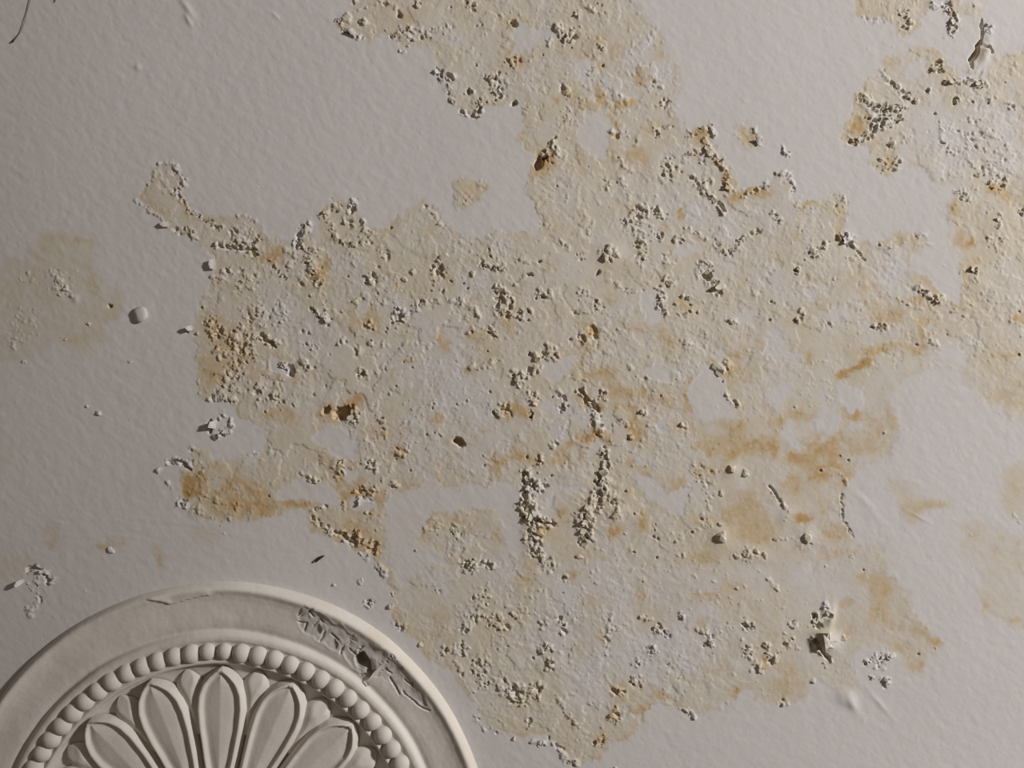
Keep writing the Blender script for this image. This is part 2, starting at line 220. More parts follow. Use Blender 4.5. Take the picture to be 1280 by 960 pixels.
# broken edges and crusts: strength, half width, polyline
EDGES = [
 (2,2,[(193,208),(200,204),(208,204),(217,206)]),(3,2.5,[(218,210),(225,218),(229,226),(227,234),(220,240)]),(1.5,2,[(193,208),(192,217),(188,226),(183,236)]),(3,2.5,[(222,243),(230,252),(240,263),(250,271),(262,274)]),(3,2,[(262,274),(268,282),(278,285)]),(2,1.5,[(168,250),(175,256),(183,260),(190,266),(202,275),(208,280)]),(2,2,[(205,282),(215,284),(224,291),(230,295)]),(3,2,[(236,285),(240,290),(244,297)]),(1,2,[(200,255),(205,265)]),
 (4,3,[(270,306),(285,308),(298,308),(312,312),(320,318)]),(3,2,[(278,340),(292,338)]),(2,3,[(266,345),(280,350)]),(2,4,[(298,335),(312,345)]),(2,5,[(288,290),(310,288),(325,300)]),(3,6,[(298,300),(320,305)]),(2,3,[(296,270),(310,272),(322,278)]),
 (4,3,[(370,305),(374,295),(382,285),(388,278)]),(4,3,[(372,300),(385,312),(400,315)]),(2,3,[(355,310),(375,320)]),(3,3,[(340,325),(350,340),(357,348)]),(2,3,[(357,325),(368,335)]),(4,6,[(385,325),(395,340),(398,355)]),(2,3,[(375,355),(395,352)]),(1,2,[(403,360),(408,385)]),(4,4,[(390,385),(405,395),(410,405)]),(5,4,[(320,420),(335,425),(345,432)]),(2,3,[(335,430),(350,428)]),(2,2,[(375,430),(400,432)]),(4,4,[(378,450),(385,460)]),(5,5,[(355,455),(365,465)]),(3,3,[(405,265),(415,280),(420,297),(435,305),(455,305)]),(4,3,[(415,255),(425,262)]),(4,3,[(440,252),(443,262),(437,265)]),(2,2,[(412,280),(418,275)]),(4,3,[(432,277),(442,282)]),(3,3,[(452,275),(455,288)]),(2,3,[(457,292),(465,305)]),(2,4,[(475,312),(485,322)]),(2,2,[(472,335),(478,345)]),(1,1,[(505,312),(503,320)]),(2,1.5,[(530,256),(540,265),(548,275),(555,287)]),(2,3,[(540,350),(545,360),(555,365)]),(2,3,[(540,375),(552,377)]),(3,4,[(515,390),(530,378)]),(2,2,[(478,378),(485,385)]),(2,2,[(440,375),(455,373)]),(1,3,[(418,395),(435,398)]),(3,3,[(443,430),(447,440)]),(3,3,[(460,425),(467,432)]),(3,3,[(428,425),(425,432)]),(2,2,[(598,315),(605,325),(615,335)]),(2,2,[(613,312),(622,325),(632,332)]),(3,3,[(600,330),(620,335),(635,338)]),(2,3,[(565,375),(578,378)]),(2,4,[(590,385),(600,395)]),(3,3,[(585,415),(592,412)]),(3,3,[(612,410),(620,420)]),(2,3,[(590,460),(610,455),(620,450)]),(4,5,[(625,360),(635,372),(640,385)]),(3,4,[(630,390),(640,395)]),
 (1.5,2,[(640,320),(650,325),(662,330)]),(2,2,[(675,278),(690,285)]),(2,2,[(700,300),(712,312)]),(2,2,[(722,318),(728,325)]),(3,4,[(790,265),(800,258),(810,262)]),(4,3,[(818,262),(830,272)]),(3,4,[(815,285),(828,297)]),(2,3,[(830,318),(835,328),(843,330)]),(4,3,[(843,298),(855,300)]),(2,2,[(855,285),(870,290),(885,298)]),(4,2.5,[(885,240),(900,255),(905,265)]),(2,2,[(878,243),(890,248)]),(3,2,[(895,305),(905,315),(912,317),(925,303),(938,290),(950,290)]),(3,3,[(875,328),(885,328),(890,340)]),(4,5,[(887,350),(900,360),(897,365)]),(3,2,[(832,345),(835,355),(840,355)]),(4,3,[(822,360),(828,372),(825,382),(832,392)]),(3,2,[(850,372),(862,372),(865,385),(858,395),(848,392),(846,380)]),(2,2,[(760,348),(775,357),(785,365),(800,362)]),(1,2,[(810,355),(820,340)]),(3,3,[(745,375),(750,385),(745,390)]),(2,2,[(740,390),(725,392),(715,388)]),(4,3,[(672,362),(678,370),(690,365)]),(2,2,[(655,380),(665,390)]),(4,3,[(725,420),(732,427)]),(3,3,[(740,410),(745,422)]),(4,3,[(665,440),(672,450)]),(4,5,[(672,462),(655,470),(645,475)]),(2,2,[(785,457),(800,470),(812,475)]),(3,3,[(905,450),(912,460)]),(2,3,[(850,425),(865,430)]),(1,2,[(935,350),(950,375)]),(1.5,2,[(705,470),(740,475)]),(2,3,[(640,355),(655,345)]),(3,7,[(798,272),(800,290),(805,305),(800,328)]),
 (4,3,[(693,33),(700,45),(705,50)]),(4,3,[(710,50),(720,45)]),(3,2,[(735,12),(742,15)]),(2,2,[(683,57),(690,50)]),(3,3,[(745,57),(755,65)]),(3,3,[(705,110),(712,122)]),(2,2,[(655,130),(657,145)]),(3,3,[(765,165),(772,172)]),(5,5,[(692,176),(690,190),(680,200)]),(1,1,[(798,170),(795,190)]),(2,2,[(815,97),(820,108),(828,110)]),(2,3,[(812,160),(840,157)]),(3,3,[(857,170),(870,167),(882,160)]),(3,1.5,[(888,157),(891,165),(893,173)]),(4,3,[(882,175),(885,190),(895,195),(900,203)]),(4,3,[(860,190),(873,192)]),(3,3,[(878,200),(882,205)]),(4,3,[(905,210),(908,220),(905,230),(915,237)]),(2,3,[(775,225),(785,238)]),(3,1.5,[(942,160),(948,170),(950,182)]),(1.5,1,[(920,165),(928,176),(938,186)]),(3,2,[(970,217),(985,217),(993,230),(990,240)]),(3,3,[(930,243),(945,238),(962,230)]),(2,3,[(775,200),(790,215)]),
 (3,2,[(442,5),(447,-3)]),(4,3,[(420,30),(428,25),(437,20)]),(4,3,[(430,35),(440,43),(450,47)]),(3,3,[(488,38),(492,48)]),(3,4,[(512,35),(522,38)]),(3,3,[(525,47),(535,45),(540,50)]),(2,2,[(540,38),(565,35)]),(2,3,[(625,20),(640,30)]),(5,3,[(545,87),(553,95),(565,97)]),(3,2,[(563,103),(562,118),(568,130)]),(4,3,[(597,125),(602,138),(593,145)]),(3,2,[(575,140),(592,146)]),(4,4,[(610,98),(625,95)]),(4,4,[(622,110),(625,122)]),(2,2,[(470,0),(495,8),(500,20)]),
 (4,3,[(1123,17),(1132,15)]),(1.5,2,[(1075,22),(1100,27),(1112,25)]),(4,2,[(1167,0),(1168,10)]),(4,4,[(1183,5),(1190,15),(1193,25),(1192,32)]),(3,3,[(1190,35),(1190,47)]),(2,2,[(1232,28),(1231,45)]),(4,3,[(1165,87),(1175,87)]),(4,2.5,[(1182,102),(1195,102),(1208,101),(1228,107),(1232,107)]),(3,2,[(1260,130),(1268,137)]),(3,2,[(1115,105),(1125,110)]),(2,2,[(1103,88),(1110,100),(1120,108)]),(4,4,[(1078,120),(1085,125),(1095,133),(1105,137),(1115,135),(1130,135)]),(4,4,[(1090,145),(1095,155),(1090,165),(1080,172),(1066,178)]),(3,3,[(1122,195),(1120,213)]),(2,1.5,[(1175,150),(1176,165),(1178,180)]),(3,3,[(1220,220),(1232,217)]),(4,3,[(1240,228),(1255,235)]),(3,3,[(1200,240),(1210,250)]),(3,2,[(978,182),(984,193)]),(1.5,3,[(1190,160),(1210,172),(1230,190)]),(1.5,3,[(1215,150),(1240,170),(1262,180)]),(1.5,3,[(1180,180),(1200,200),(1240,215)]),
 (3,2,[(965,265),(978,278)]),(2,2,[(995,257),(1022,262)]),(4,4,[(1053,297),(1065,305)]),(3,2,[(1070,310),(1078,322)]),(3,3,[(1035,305),(1018,322)]),(2,2,[(1058,325),(1078,325)]),(3,2,[(1098,306),(1110,308)]),(4,3,[(1145,358),(1155,365),(1165,372),(1175,376),(1182,370)]),(2,3,[(1190,388),(1215,400)]),(2,2,[(1120,375),(1145,384)]),(3,2,[(1090,410),(1105,405),(1110,412)]),(2,2,[(1160,425),(1170,430)]),(3,3,[(1250,270),(1248,285)]),(3,3,[(1197,242),(1210,250)]),(2,2,[(1025,400),(1040,408)]),(2,2,[(1040,350),(1050,345)]),(1.5,2,[(1235,300),(1250,315),(1262,325)]),
 (4,4,[(262,497),(275,498),(290,500)]),(3,3,[(292,482),(300,488)]),(3,3,[(310,485),(320,492)]),(3,2,[(268,530),(272,524),(280,518),(290,525),(287,538),(275,540)]),(4,1,[(270,546),(278,544),(288,540)]),(3,3,[(213,578),(225,575),(238,583)]),(2,2,[(205,600),(215,610)]),(3,2.5,[(222,632),(228,628),(235,632),(242,638),(250,637)]),(1,1,[(275,655),(283,668)]),(2,1,[(320,567),(310,568)]),(4,2,[(35,712),(45,708),(54,713),(60,720)]),(3,3,[(60,728),(68,725)]),(3,3,[(35,755),(38,765)]),(2,3,[(45,735),(50,750),(40,768)]),
 (2,2,[(478,525),(482,550)]),(2,2,[(375,590),(395,600),(400,601)]),(4,2.5,[(385,595),(397,602)]),(4,3,[(425,578),(427,592)]),(2,2,[(430,583),(445,585)]),(4,3,[(445,617),(455,615)]),(3,3,[(465,608),(473,615)]),(3,3,[(450,625),(460,625)]),(2,2,[(430,627),(432,640)]),(3,1.5,[(390,637),(408,632)]),(3,3,[(390,645),(400,655),(410,662),(420,668)]),(5,3,[(420,665),(432,670),(440,677),(447,680)]),(4,3,[(445,665),(450,672),(455,680)]),(4,2,[(455,677),(470,680)]),(3,3,[(450,690),(457,698)]),(4,3,[(475,710),(480,720)]),
 (5,6,[(655,592),(662,605),(660,615)]),(5,9,[(660,620),(657,632),(664,645),(668,652)]),(6,4,[(660,640),(672,651),(690,655)]),(4,8,[(666,660),(668,672),(670,690)]),(3,8,[(672,690),(680,702),(690,710)]),(5,6,[(755,566),(757,580),(755,592)]),(4,7,[(753,595),(750,610),(743,628)]),(4,8,[(752,615),(745,630)]),(4,9,[(738,640),(730,655),(735,672)]),(5,3,[(725,672),(730,682)]),(3,5,[(762,620),(772,640)]),(5,3,[(725,488),(735,500),(748,512)]),(4,5,[(745,520),(750,545)]),(3,3,[(690,560),(695,552)]),(3,3,[(700,490),(708,505),(702,513)]),(3,2,[(775,525),(783,532)]),(3,2,[(905,493),(925,507)]),(1.5,6,[(865,585),(880,600),(888,615),(886,635),(882,660)]),(2,2,[(855,693),(863,690)]),(1.5,2,[(865,585),(885,588),(905,590)]),
 (2.5,1.2,[(961,607),(970,618),(977,628)]),(2,1.2,[(977,628),(985,640),(982,650)]),(2,1,[(1050,592),(1055,598),(1058,605)]),(2,1,[(1053,620),(1053,645),(1055,655),(1065,668)]),(2,2,[(1065,695),(1075,690)]),(2,2,[(965,675),(990,673)]),(2,1,[(1265,642),(1275,655)]),
 (2,2,[(490,745),(495,735)]),(2,1.5,[(570,825),(580,850),(588,868)]),(2,2,[(597,895),(600,905),(620,915)]),(3,2.5,[(493,776),(505,786)]),
 (3,3,[(640,765),(650,772)]),(4,3,[(698,773),(705,782),(703,795)]),(4,3,[(690,822),(688,835)]),(2,2,[(695,868),(708,890),(725,910)]),(3,2,[(660,897),(660,910)]),(3,2,[(665,927),(695,930),(705,945),(722,955)]),(2,2,[(765,765),(760,790),(757,815)]),(3,2,[(800,770),(815,772)]),(4,3,[(765,860),(780,865)]),(3,2,[(855,885),(870,897)]),(3,3,[(870,785),(885,795),(890,808)]),
 (5,2.5,[(1017,768),(1022,783)]),(4,4,[(1032,755),(1035,770)]),(5,4,[(1018,798),(1025,815),(1035,825)]),(2,3,[(993,803),(1000,810)]),(3,3,[(1095,820),(1118,820)]),(2,1,[(960,722),(972,737),(985,755)]),
]
# crumb fields: x, y, radius, strength
CLUSTERS = [
 (463,348,9,4),(548,338,8,5),(500,395,13,4),(464,407,6,4),(453,466,7,4),(630,375,15,4),(648,395,9,4),(762,317,12,3),(785,275,10,3),(800,262,8,3),(882,335,9,3),(676,367,8,3),(728,368,8,3),(690,440,13,3),(648,472,11,4),(915,402,5,4),
 (705,45,14,3),(722,17,4,4),(707,92,8,2),(740,92,9,2),(643,76,9,3),(710,150,6,3),(690,190,12,3),(780,170,6,2),(833,130,6,4),(822,167,5,4),(838,208,13,3),(880,230,12,3),(865,222,4,4),(760,230,8,2),(505,45,14,3),(590,5,8,3),(620,108,12,3),(587,115,5,4),(503,63,4,3),(454,28,4,4),(523,5,5,3),
 (1135,30,9,3),(1235,35,8,3),(1130,120,8,3),(1108,150,12,4),(1125,148,5,5),(1105,205,11,3),(1115,182,6,3),(1174,79,5,4),(1145,125,4,4),(1160,113,4,5),(1195,125,4,4),(1238,125,5,3),(1225,165,22,1.2),(1200,190,20,1.2),(1248,200,18,1.2),
 (1050,250,11,2),(1005,285,7,2),(1060,298,8,4),(1020,315,8,3),(996,338,4,4),(1003,390,5,3),(998,400,4,5),(1217,337,5,5),(1218,350,6,2),(1245,300,13,2),(1278,265,4,4),(967,380,4,3),(1150,300,10,1),(1250,230,12,3),
 (275,495,10,3),(345,493,6,4),(350,503,10,2),(325,485,7,3),(440,518,12,4),(478,526,4,4),(501,567,11,3),(465,582,8,4),(628,513,11,4),(455,617,13,3),(492,607,6,3),(465,688,8,4),(540,660,13,2),(570,665,10,2.5),(588,708,10,4),(610,705,8,4),(240,562,4,3),(80,355,14,2),(70,345,10,2),(30,345,8,1.5),(30,400,20,1),(20,425,12,1.5),(85,360,6,3),(300,430,26,3),(290,470,22,2.5),(320,395,24,2),(270,415,12,4),(265,400,10,3),(345,395,18,2),(395,345,10,3),(310,355,20,2),(275,440,12,3),
 (675,608,9,5),(675,575,6,3),(755,495,7,4),(668,495,8,4),(664,518,5,5),(805,515,5,3),(855,533,5,3),(788,546,3,5),(772,645,6,2),
 (600,755,15,3),(615,775,13,3),(580,785,8,3),(555,815,8,3),(575,812,13,3),(600,832,12,3),(605,850,13,3),(630,860,10,3),(630,780,8,3),(590,770,12,2.5),(625,800,16,1.2),(460,755,6,4),(548,740,3,3),
 (705,722,6,3),(680,780,9,3),(686,807,5,4),(678,811,4,4),(645,865,13,4),(670,862,10,4),(655,870,12,3),(823,787,8,3),(835,793,5,4),(815,812,8,3),(797,830,6,3),(795,850,7,3),(772,865,7,3),(770,895,10,3),(752,925,10,3),(852,768,4,4),(935,780,9,4),(957,806,5,4),(935,815,9,3),(945,835,8,3),(765,780,12,1.2),(720,760,20,1),(910,782,4,2),
 (985,800,8,3),(990,780,6,3),(965,820,10,3),(980,878,5,3),(1108,852,6,5),(1085,826,4,4),(1055,798,3,4),(1015,850,3,3),(940,693,14,2),(1100,826,12,1.5),(1005,675,14,1.2),(600,230,6,1),(580,245,10,1.5),(45,730,10,2.5),
]
# rounded lumps: x, y, radius
NODULES = [(123,517,4.5),(199,588,5),(109,508,2.5),(901,671,9),(914,586,6.5),(932,592,5.5),(902,616,4),(921,694,4.5),(933,691,5),(945,689,5),(955,695,4.5),(897,462,9),(1089,846,4.5),(450,727,4),(417,732,3),(488,758,5),(527,806,4),(458,641,3),(465,642,3),(725,697,4.5),(845,677,3),(768,641,6),(900,655,4),(1010,672,7),(519,689,2.5),(90,370,3),(112,405,3),(162,452,2.5),(30,453,3),(82,425,2.5),(506,350,5),(555,322,6),(516,340,5),(591,343,5),(548,326,4),(140,688,5),(643,923,3),(770,960,3),(668,505,6),(762,310,5),(770,318,5),(757,322,5),(662,628,6),(676,665,6),(752,605,5),(738,655,6),(733,635,5),(678,695,6),(884,337,6)]
# holes through the finish: x, y, radius, depth
PITS = [(427,517,7,14),(434,513,5,10),(407,513,4.5,10),(419,523,3,8),(573,551,5.5,14),(672,206,5,12),(680,198,3,7),(884,344,4.5,10),(748,341,3,8),(662,343,2.5,6),(675,327,2,5),(643,129,4,8),(643,30,4,8),(1174,77,4,9),(262,534,4.5,10),(662,391,2.5,6),(137,382,2.6,7),(500,20,4,8),(466,344,3,6),(898,467,4,5),(1125,148,3,8),(996,338,3,6),(1062,302,3,6),(340,428,4,8),(384,458,3,6),(363,466,3.5,7),(372,301,3.5,7),(441,262,3,7),(586,115,3,6),(548,89,3,6),(553,96,3,6),(232,412,3,5),(300,308,3,6),(318,312,3,6),(285,310,3,6),(662,640,4,8),(672,650,4,8),(1021,801,3.5,7),(1018,778,3,7),(440,673,3,7),(430,668,3,7),(467,687,3,6),(397,602,2,5),(600,135,2.5,5),(704,47,3,6),(717,46,3,6),(822,168,3,6),(900,201,2.5,6),(865,222,2.5,6),(1193,25,2.5,6),(1105,137,3,7),(1093,150,3,7),(1064,178,2.5,6),(547,338,3,7),(453,467,3,7),(664,517,3,7),(732,500,3,6),(742,508,3,6),(655,593,3,6),(757,572,3,6),(733,672,3,6),(912,316,3,5)]

# ---------------------------------------------------------------- the ceiling: one relief mesh, dense where the photograph looks
def axis(lo, hi, step, far0, far1):
    core = list(np.arange(lo, hi, step))
    a = []; x, s = lo, step
    while x > far0:
        s = min(s * 1.05, 70); x -= s; a.append(x)
    b = []; x, s = core[-1], step
    while x < far1:
        s = min(s * 1.05, 70); x += s; b.append(x)
    return np.array(a[::-1] + core + b), len(a), len(core)

STEP = 1.28
gx, nxa, nxc = axis(-14.0, 1294.0, STEP, -2900, 3600)
gy, nya, nyc = axis(-14.0, 974.0, STEP, -2700, 2900)
X, Y = np.meshgrid(gx, gy)
X = X.astype(np.float32); Y = Y.astype(np.float32)
fine = np.clip(1 - np.maximum(np.maximum(-14 - X, X - 1294), np.maximum(-14 - Y, Y - 974)) / 300, 0, 1)

dam = np.full(RXX.shape, -60.0, np.float32)
for p in DAMAGE: dam = np.maximum(dam, poly_sdf(p))
isl = np.full(RXX.shape, -60.0, np.float32)
for p in ISLANDS: isl = np.maximum(isl, poly_sdf(p))
pal = np.full(RXX.shape, -60.0, np.float32)
for p in PALE: pal = np.maximum(pal, poly_sdf(p))
bare_sd = np.minimum(dam, -isl)
soft = np.zeros(RXX.shape, np.float32)
for w, p in SOFT: soft = np.maximum(soft, min(1.0, 1.3 * w) * sstep(-5, 7, poly_sdf(p, 30)))
och = np.zeros(RXX.shape, np.float32)
for (ox, oy, orx, ory, oa, os_) in OCHRE:
    m = 2.2 * max(orx, ory)
    j0 = max(0, int((ox - m - RX0) / RST)); j1 = int((ox + m - RX0) / RST) + 2
    i0 = max(0, int((oy - m - RY0) / RST)); i1 = int((oy + m - RY0) / RST) + 2
    xx = RXX[i0:i1, j0:j1] - ox; yy = RYY[i0:i1, j0:j1] - oy
    c, s = math.cos(math.radians(oa)), math.sin(math.radians(oa))
    u = (xx * c + yy * s) / orx; v = (-xx * s + yy * c) / ory
    g = os_ * np.exp(-(u * u + v * v) ** 1.4 * 0.75)
    och[i0:i1, j0:j1] = np.maximum(och[i0:i1, j0:j1], g) + 0.25 * np.minimum(och[i0:i1, j0:j1], g)

wx = X + 5.5 * fbm(X, Y, 22, 11, 3) + 3.4 * fbm(X, Y, 7, 15, 3, 0.65)
wy = Y + 5.5 * fbm(X, Y, 22, 21, 3) + 3.4 * fbm(X, Y, 7, 25, 3, 0.65)
sd = sample(bare_sd, wx, wy)
damw = sample(dam, wx, wy)
palw = sample(pal, X + 1.6 * (wx - X), Y + 1.6 * (wy - Y))
softw = sample(soft, wx, wy)
ochw = sample(och, X + 1.2 * (wx - X), Y + 1.2 * (wy - Y))
n_big = fbm(X, Y, 46, 31, 4)
n_mid = fbm(X, Y, 15, 41, 4)
n_fin = fbm(X, Y, 5, 51, 3)

n_soft = fbm(X, Y, 70, 35, 3)
sw = 1.0 + 4.0 * np.clip(0.25 + 1.1 * n_soft + 0.6 * sstep(700, 1150, X) + 0.3 * sstep(500, 800, Y), 0, 1.6)
n_cr = fbm(X, Y, 12, 145, 4, 0.68)
sd = sd + 4.5 * n_cr * sstep(4, 18, damw)
bare = sstep(-0.8 * sw, 1.1 * sw, sd + 0.5 * sw * n_mid)
# cream body of the stain, thinner in the pale areas
n_pat = fbm(X, Y, 24, 131, 4, 0.6)
cream = bare * np.clip(0.66 + 0.04 * sstep(560, 420, X) + 0.25 * n_big + 0.38 * n_pat - 0.36 * sstep(-8, 10, palw), 0.06, 1.1)
cream = np.maximum(cream, softw * np.clip(0.75 + 0.4 * n_mid, 0, 1.1))
cream = np.maximum(cream, 0.26 * sstep(0, 12, damw) * np.clip(0.45 + 0.9 * n_pat, 0, 1))
# tide line just inside the stain's margin
rim = bare * np.exp(-((sd - 3.0) / 3.6) ** 2) * np.clip(0.35 + 0.75 * n_big + 0.25 * n_mid, 0, 1)
och_s = 0.50 * ochw * np.clip(0.8 + 0.5 * n_mid + 0.3 * n_fin, 0.05, 1.3) + 0.52 * np.clip(ochw, 0.35, 1.2) * sstep(0.34, 0.60, ochw * 0.85 + 0.42 * n_cr)
ochre = och_s * np.maximum(bare, np.minimum(1, softw * 1.15))
vein = np.exp(-(fbm(X, Y, 34, 141, 3) / 0.10) ** 2) * np.exp(-(((X - 850) / 330) ** 2 + ((Y - 500) / 190) ** 2)) * np.clip(0.3 + n_big, 0, 1)
ochre = ochre + 0.4 * vein * bare
ochre = np.maximum(ochre, 0.5 * rim) + bare * np.where(X < 520, 0.20, 0.14) * np.clip(1.2 * n_cr + 0.35 * n_big + 0.1, 0, 1)
halo = np.exp(-np.clip(-damw, 0, 60) / 7.0) * (1 - bare) * (isl.max() > 0)
cream = np.maximum(cream, 0.16 * halo * np.clip(0.5 + n_big, 0, 1))

# relief, in pixels, positive towards the room
Hh = 1.8 * fbm(X, Y, 260, 61, 2) * fine
stroke = fbm(X * 0.75 + Y * 0.66, (-X * 0.66 + Y * 0.75) * 2.0, 13, 71, 3)
stroke2 = fbm(X, Y, 9, 75, 2)
upper_left = sstep(900, 200, X + 0.6 * Y)
intact = 1 - bare
Hh += fine * intact * (0.10 + 0.05 * upper_left) * (stroke + 0.7 * stroke2) + fine * 0.055 * fbm(X, Y, 4.5, 79, 2)
Hh += fine * 0.28 * intact * np.clip(1 + 1.4 * n_big, 0.1, 1) * sstep(-60, 0, damw)
grit = np.clip(0.45 + 0.9 * fbm(X, Y, 60, 81, 3), 0.08, 1.2)
Hh += fine * bare * (0.17 * grit * n_fin + 0.30 * n_mid * grit + 0.25 * fbm(X, Y, 30, 91, 2))
# worm-like scabs of lifted paint
calm = 1 - 0.68 * sstep(0, 1, np.clip((X - 820) / 160, 0, 1) * np.clip((Y - 400) / 120, 0, 1)) - 0.3 * np.exp(-(((X - 760) / 110) ** 2 + ((Y - 720) / 70) ** 2))
pm1 = calm * np.clip(0.35 + 1.1 * fbm(X, Y, 55, 99, 3), 0, 1) * np.where(X > 900, 0.7, 1.0)
w1 = np.abs(fbm(X, Y, 17, 95, 4, 0.6)); scab = np.clip(1 - w1 / 0.055, 0, 1) * pm1 * np.clip(0.5 + 1.2 * n_fin, 0, 1.3)
Hh += fine * bare * 1.0 * scab
# layers of old paint ending in small cliffs
lay = fbm(X, Y, 30, 301, 5, 0.62); lay2 = fbm(X, Y, 20, 311, 5, 0.62)
Hh += fine * calm * bare * (0.75 * sstep(0.10, 0.15, lay) * np.clip(0.3 + n_soft, 0.15, 1) + 0.6 * sstep(-0.28, -0.23, lay2) * np.clip(0.4 - n_soft, 0.1, 1))
Hh += fine * calm * bare * (0.06 + 0.19 * np.clip(0.3 + 1.2 * fbm(X, Y, 38, 321, 3), 0, 1)) * fbm(X, Y, 3.4, 331, 2, 0.7)
# brush drag in the lower part, diagonal
drag = fbm((X + Y * 1.25) * 0.10, (X * 1.1 - Y * 0.95) * 0.55, 3.0, 105, 3)
dm = np.exp(-(((X - 690) / 110) ** 2 + ((Y - 850) / 70) ** 2)) + 0.6 * np.exp(-(((X - 560) / 90) ** 2 + ((Y - 700) / 60) ** 2))
Hh += fine * 0.22 * dm * drag
drag2 = fbm((X + Y * 0.1) * 0.08, (Y - 0.12 * X) * 0.7, 3.0, 115, 3)
Hh += fine * 0.12 * np.exp(-(((X - 200) / 180) ** 2 + ((Y - 670) / 45) ** 2)) * drag2

crust = np.zeros_like(Hh)

def win(x, y, r):
    j0 = nxa + int((x - r + 14) / STEP); j1 = nxa + int((x + r + 14) / STEP) + 2
    i0 = nya + int((y - r + 14) / STEP); i1 = nya + int((y + r + 14) / STEP) + 2
    j0 = max(j0, 0); i0 = max(i0, 0); j1 = min(j1, nxa + nxc); i1 = min(i1, nya + nyc)
    return (slice(i0, i1), slice(j0, j1)) if j1 > j0 and i1 > i0 else None

def shard_q(dx, dy, r, lo=0.35):
    """angular, elongated outline: < 1 inside"""
    a = random.uniform(0, 6.283); el = random.uniform(lo, 0.9); n = random.choice((4, 5, 5, 6))
    u = dx * math.cos(a) + dy * math.sin(a); v = (-dx * math.sin(a) + dy * math.cos(a)) / el
    q = None
    for k in range(n):
        t = 6.283 * (k + random.uniform(-0.3, 0.3)) / n
        w = (u * math.cos(t) + v * math.sin(t)) / (r * random.uniform(0.65, 1.1))
        q = w if q is None else np.maximum(q, w)
    return q, u

def crumb(x, y, r, h):
    w = win(x, y, r * 2.0)
    if w is None: return
    q, u = shard_q(X[w] - x, Y[w] - y, r)
    b = h * np.clip((1.10 - q) * 3.2, 0, 1) * np.clip(0.70 + 0.5 * u / r * random.choice((-1, 1)), 0, 1.4)
    crust[w] = np.maximum(crust[w], b)

def walk(pl, step):
    out = []
    for (ax, ay), (bx, by) in zip(pl[:-1], pl[1:]):
        L = math.hypot(bx - ax, by - ay); n = max(1, int(L / step))
        for k in range(n):
            t = (k + random.random()) / n
            out.append((ax + (bx - ax) * t, ay + (by - ay) * t, (bx - ax) / (L + 1e-6), (by - ay) / (L + 1e-6)))
    return out

CR = 1.35
GAPS = []
for s, hw, pl in EDGES:
    n_pass = 1 + int(hw / 3.2)
    for _ in range(n_pass):
        for (x, y, tx, ty) in walk(pl, 2.6 - 0.15 * s):
            if random.random() < 0.45: continue
            o = random.gauss(0, hw * 0.55); 
            r = random.uniform(0.9, 1.1 + 0.42 * s); h = CR * random.uniform(0.55, 1.0) * (0.5 + 0.5 * s) * min(1, 0.5 + r / 4)
            crumb(x - ty * o + random.uniform(-1, 1), y + tx * o + random.uniform(-1, 1), r, h)
            if s >= 2.5 and random.random() < 0.20: GAPS.append((x - ty * o - random.uniform(1, 3.5), y + tx * o + random.uniform(-1, 2.5), random.uniform(1.0, 0.9 + 0.35 * s), 0.8 + 0.9 * s))
for x, y, r0, s in CLUSTERS:
    for _ in range(int(2 + r0 * r0 * 0.04 + r0 * 0.25)):
        a = random.uniform(0, 6.283); q = r0 * math.sqrt(random.random())
        r = random.uniform(0.9, 1.2 + 0.42 * s)
        if s >= 2.5 and random.random() < 0.18: GAPS.append((x + q * math.cos(a) - 2.5, y + q * math.sin(a) + 1, random.uniform(1.0, 0.9 + 0.32 * s), 0.8 + 0.9 * s))
        crumb(x + q * math.cos(a), y + q * math.sin(a), r, CR * random.uniform(0.5, 1.0) * (0.5 + 0.48 * s) * min(1, 0.5 + r / 4))
# how thickly the crust sits, and how far it stands off
DEN = np.zeros_like(Hh); STR = np.zeros_like(Hh)
def dense(x, y, r, s, k=1.0):
    w = win(x, y, 2.2 * r)
    if w is None: return
    g = np.exp(-((X[w] - x) ** 2 + (Y[w] - y) ** 2) / (r * r))
    DEN[w] = np.maximum(DEN[w], k * g); STR[w] = np.maximum(STR[w], s * np.minimum(1, 1.4 * g))
for s, hw, pl in EDGES:
    for (x, y, tx, ty) in walk(pl, 2.5): dense(x, y, hw + 2.2 + 0.25 * s, s, min(1.0, 0.55 + 0.12 * s))
for x, y, r0, s in CLUSTERS:
    dense(x, y, r0 * 1.05 + 1.5, s, min(1.0, 0.45 + 0.13 * s))
t_a = fbm(X, Y, 5.6, 151, 3, 0.7); t_b = fbm(X, Y, 7.5, 161, 3, 0.65)
gr_ = np.clip(0.2 + 0.9 * fbm(X, Y, 70, 81, 3), 0, 1) * np.where(X < 480, 1.25, 0.9)
Dn = np.maximum(DEN, 0.52 * gr_ * bare * np.clip(calm + 0.15, 0, 1))
Sn = np.maximum(STR, 1.3 * gr_ * bare)
plate = np.clip((t_a + 1.15 * Dn - 0.86) * 3.6, 0, 1)
crust = np.maximum(crust, fine * plate * (0.45 + 0.50 * Sn) * np.clip(0.75 + 0.7 * t_b, 0.15, 1.5))
GAPF = fine * np.clip((-t_b + 1.0 * DEN - 1.18) * 5.0, 0, 1) * (0.5 + 0.8 * STR)
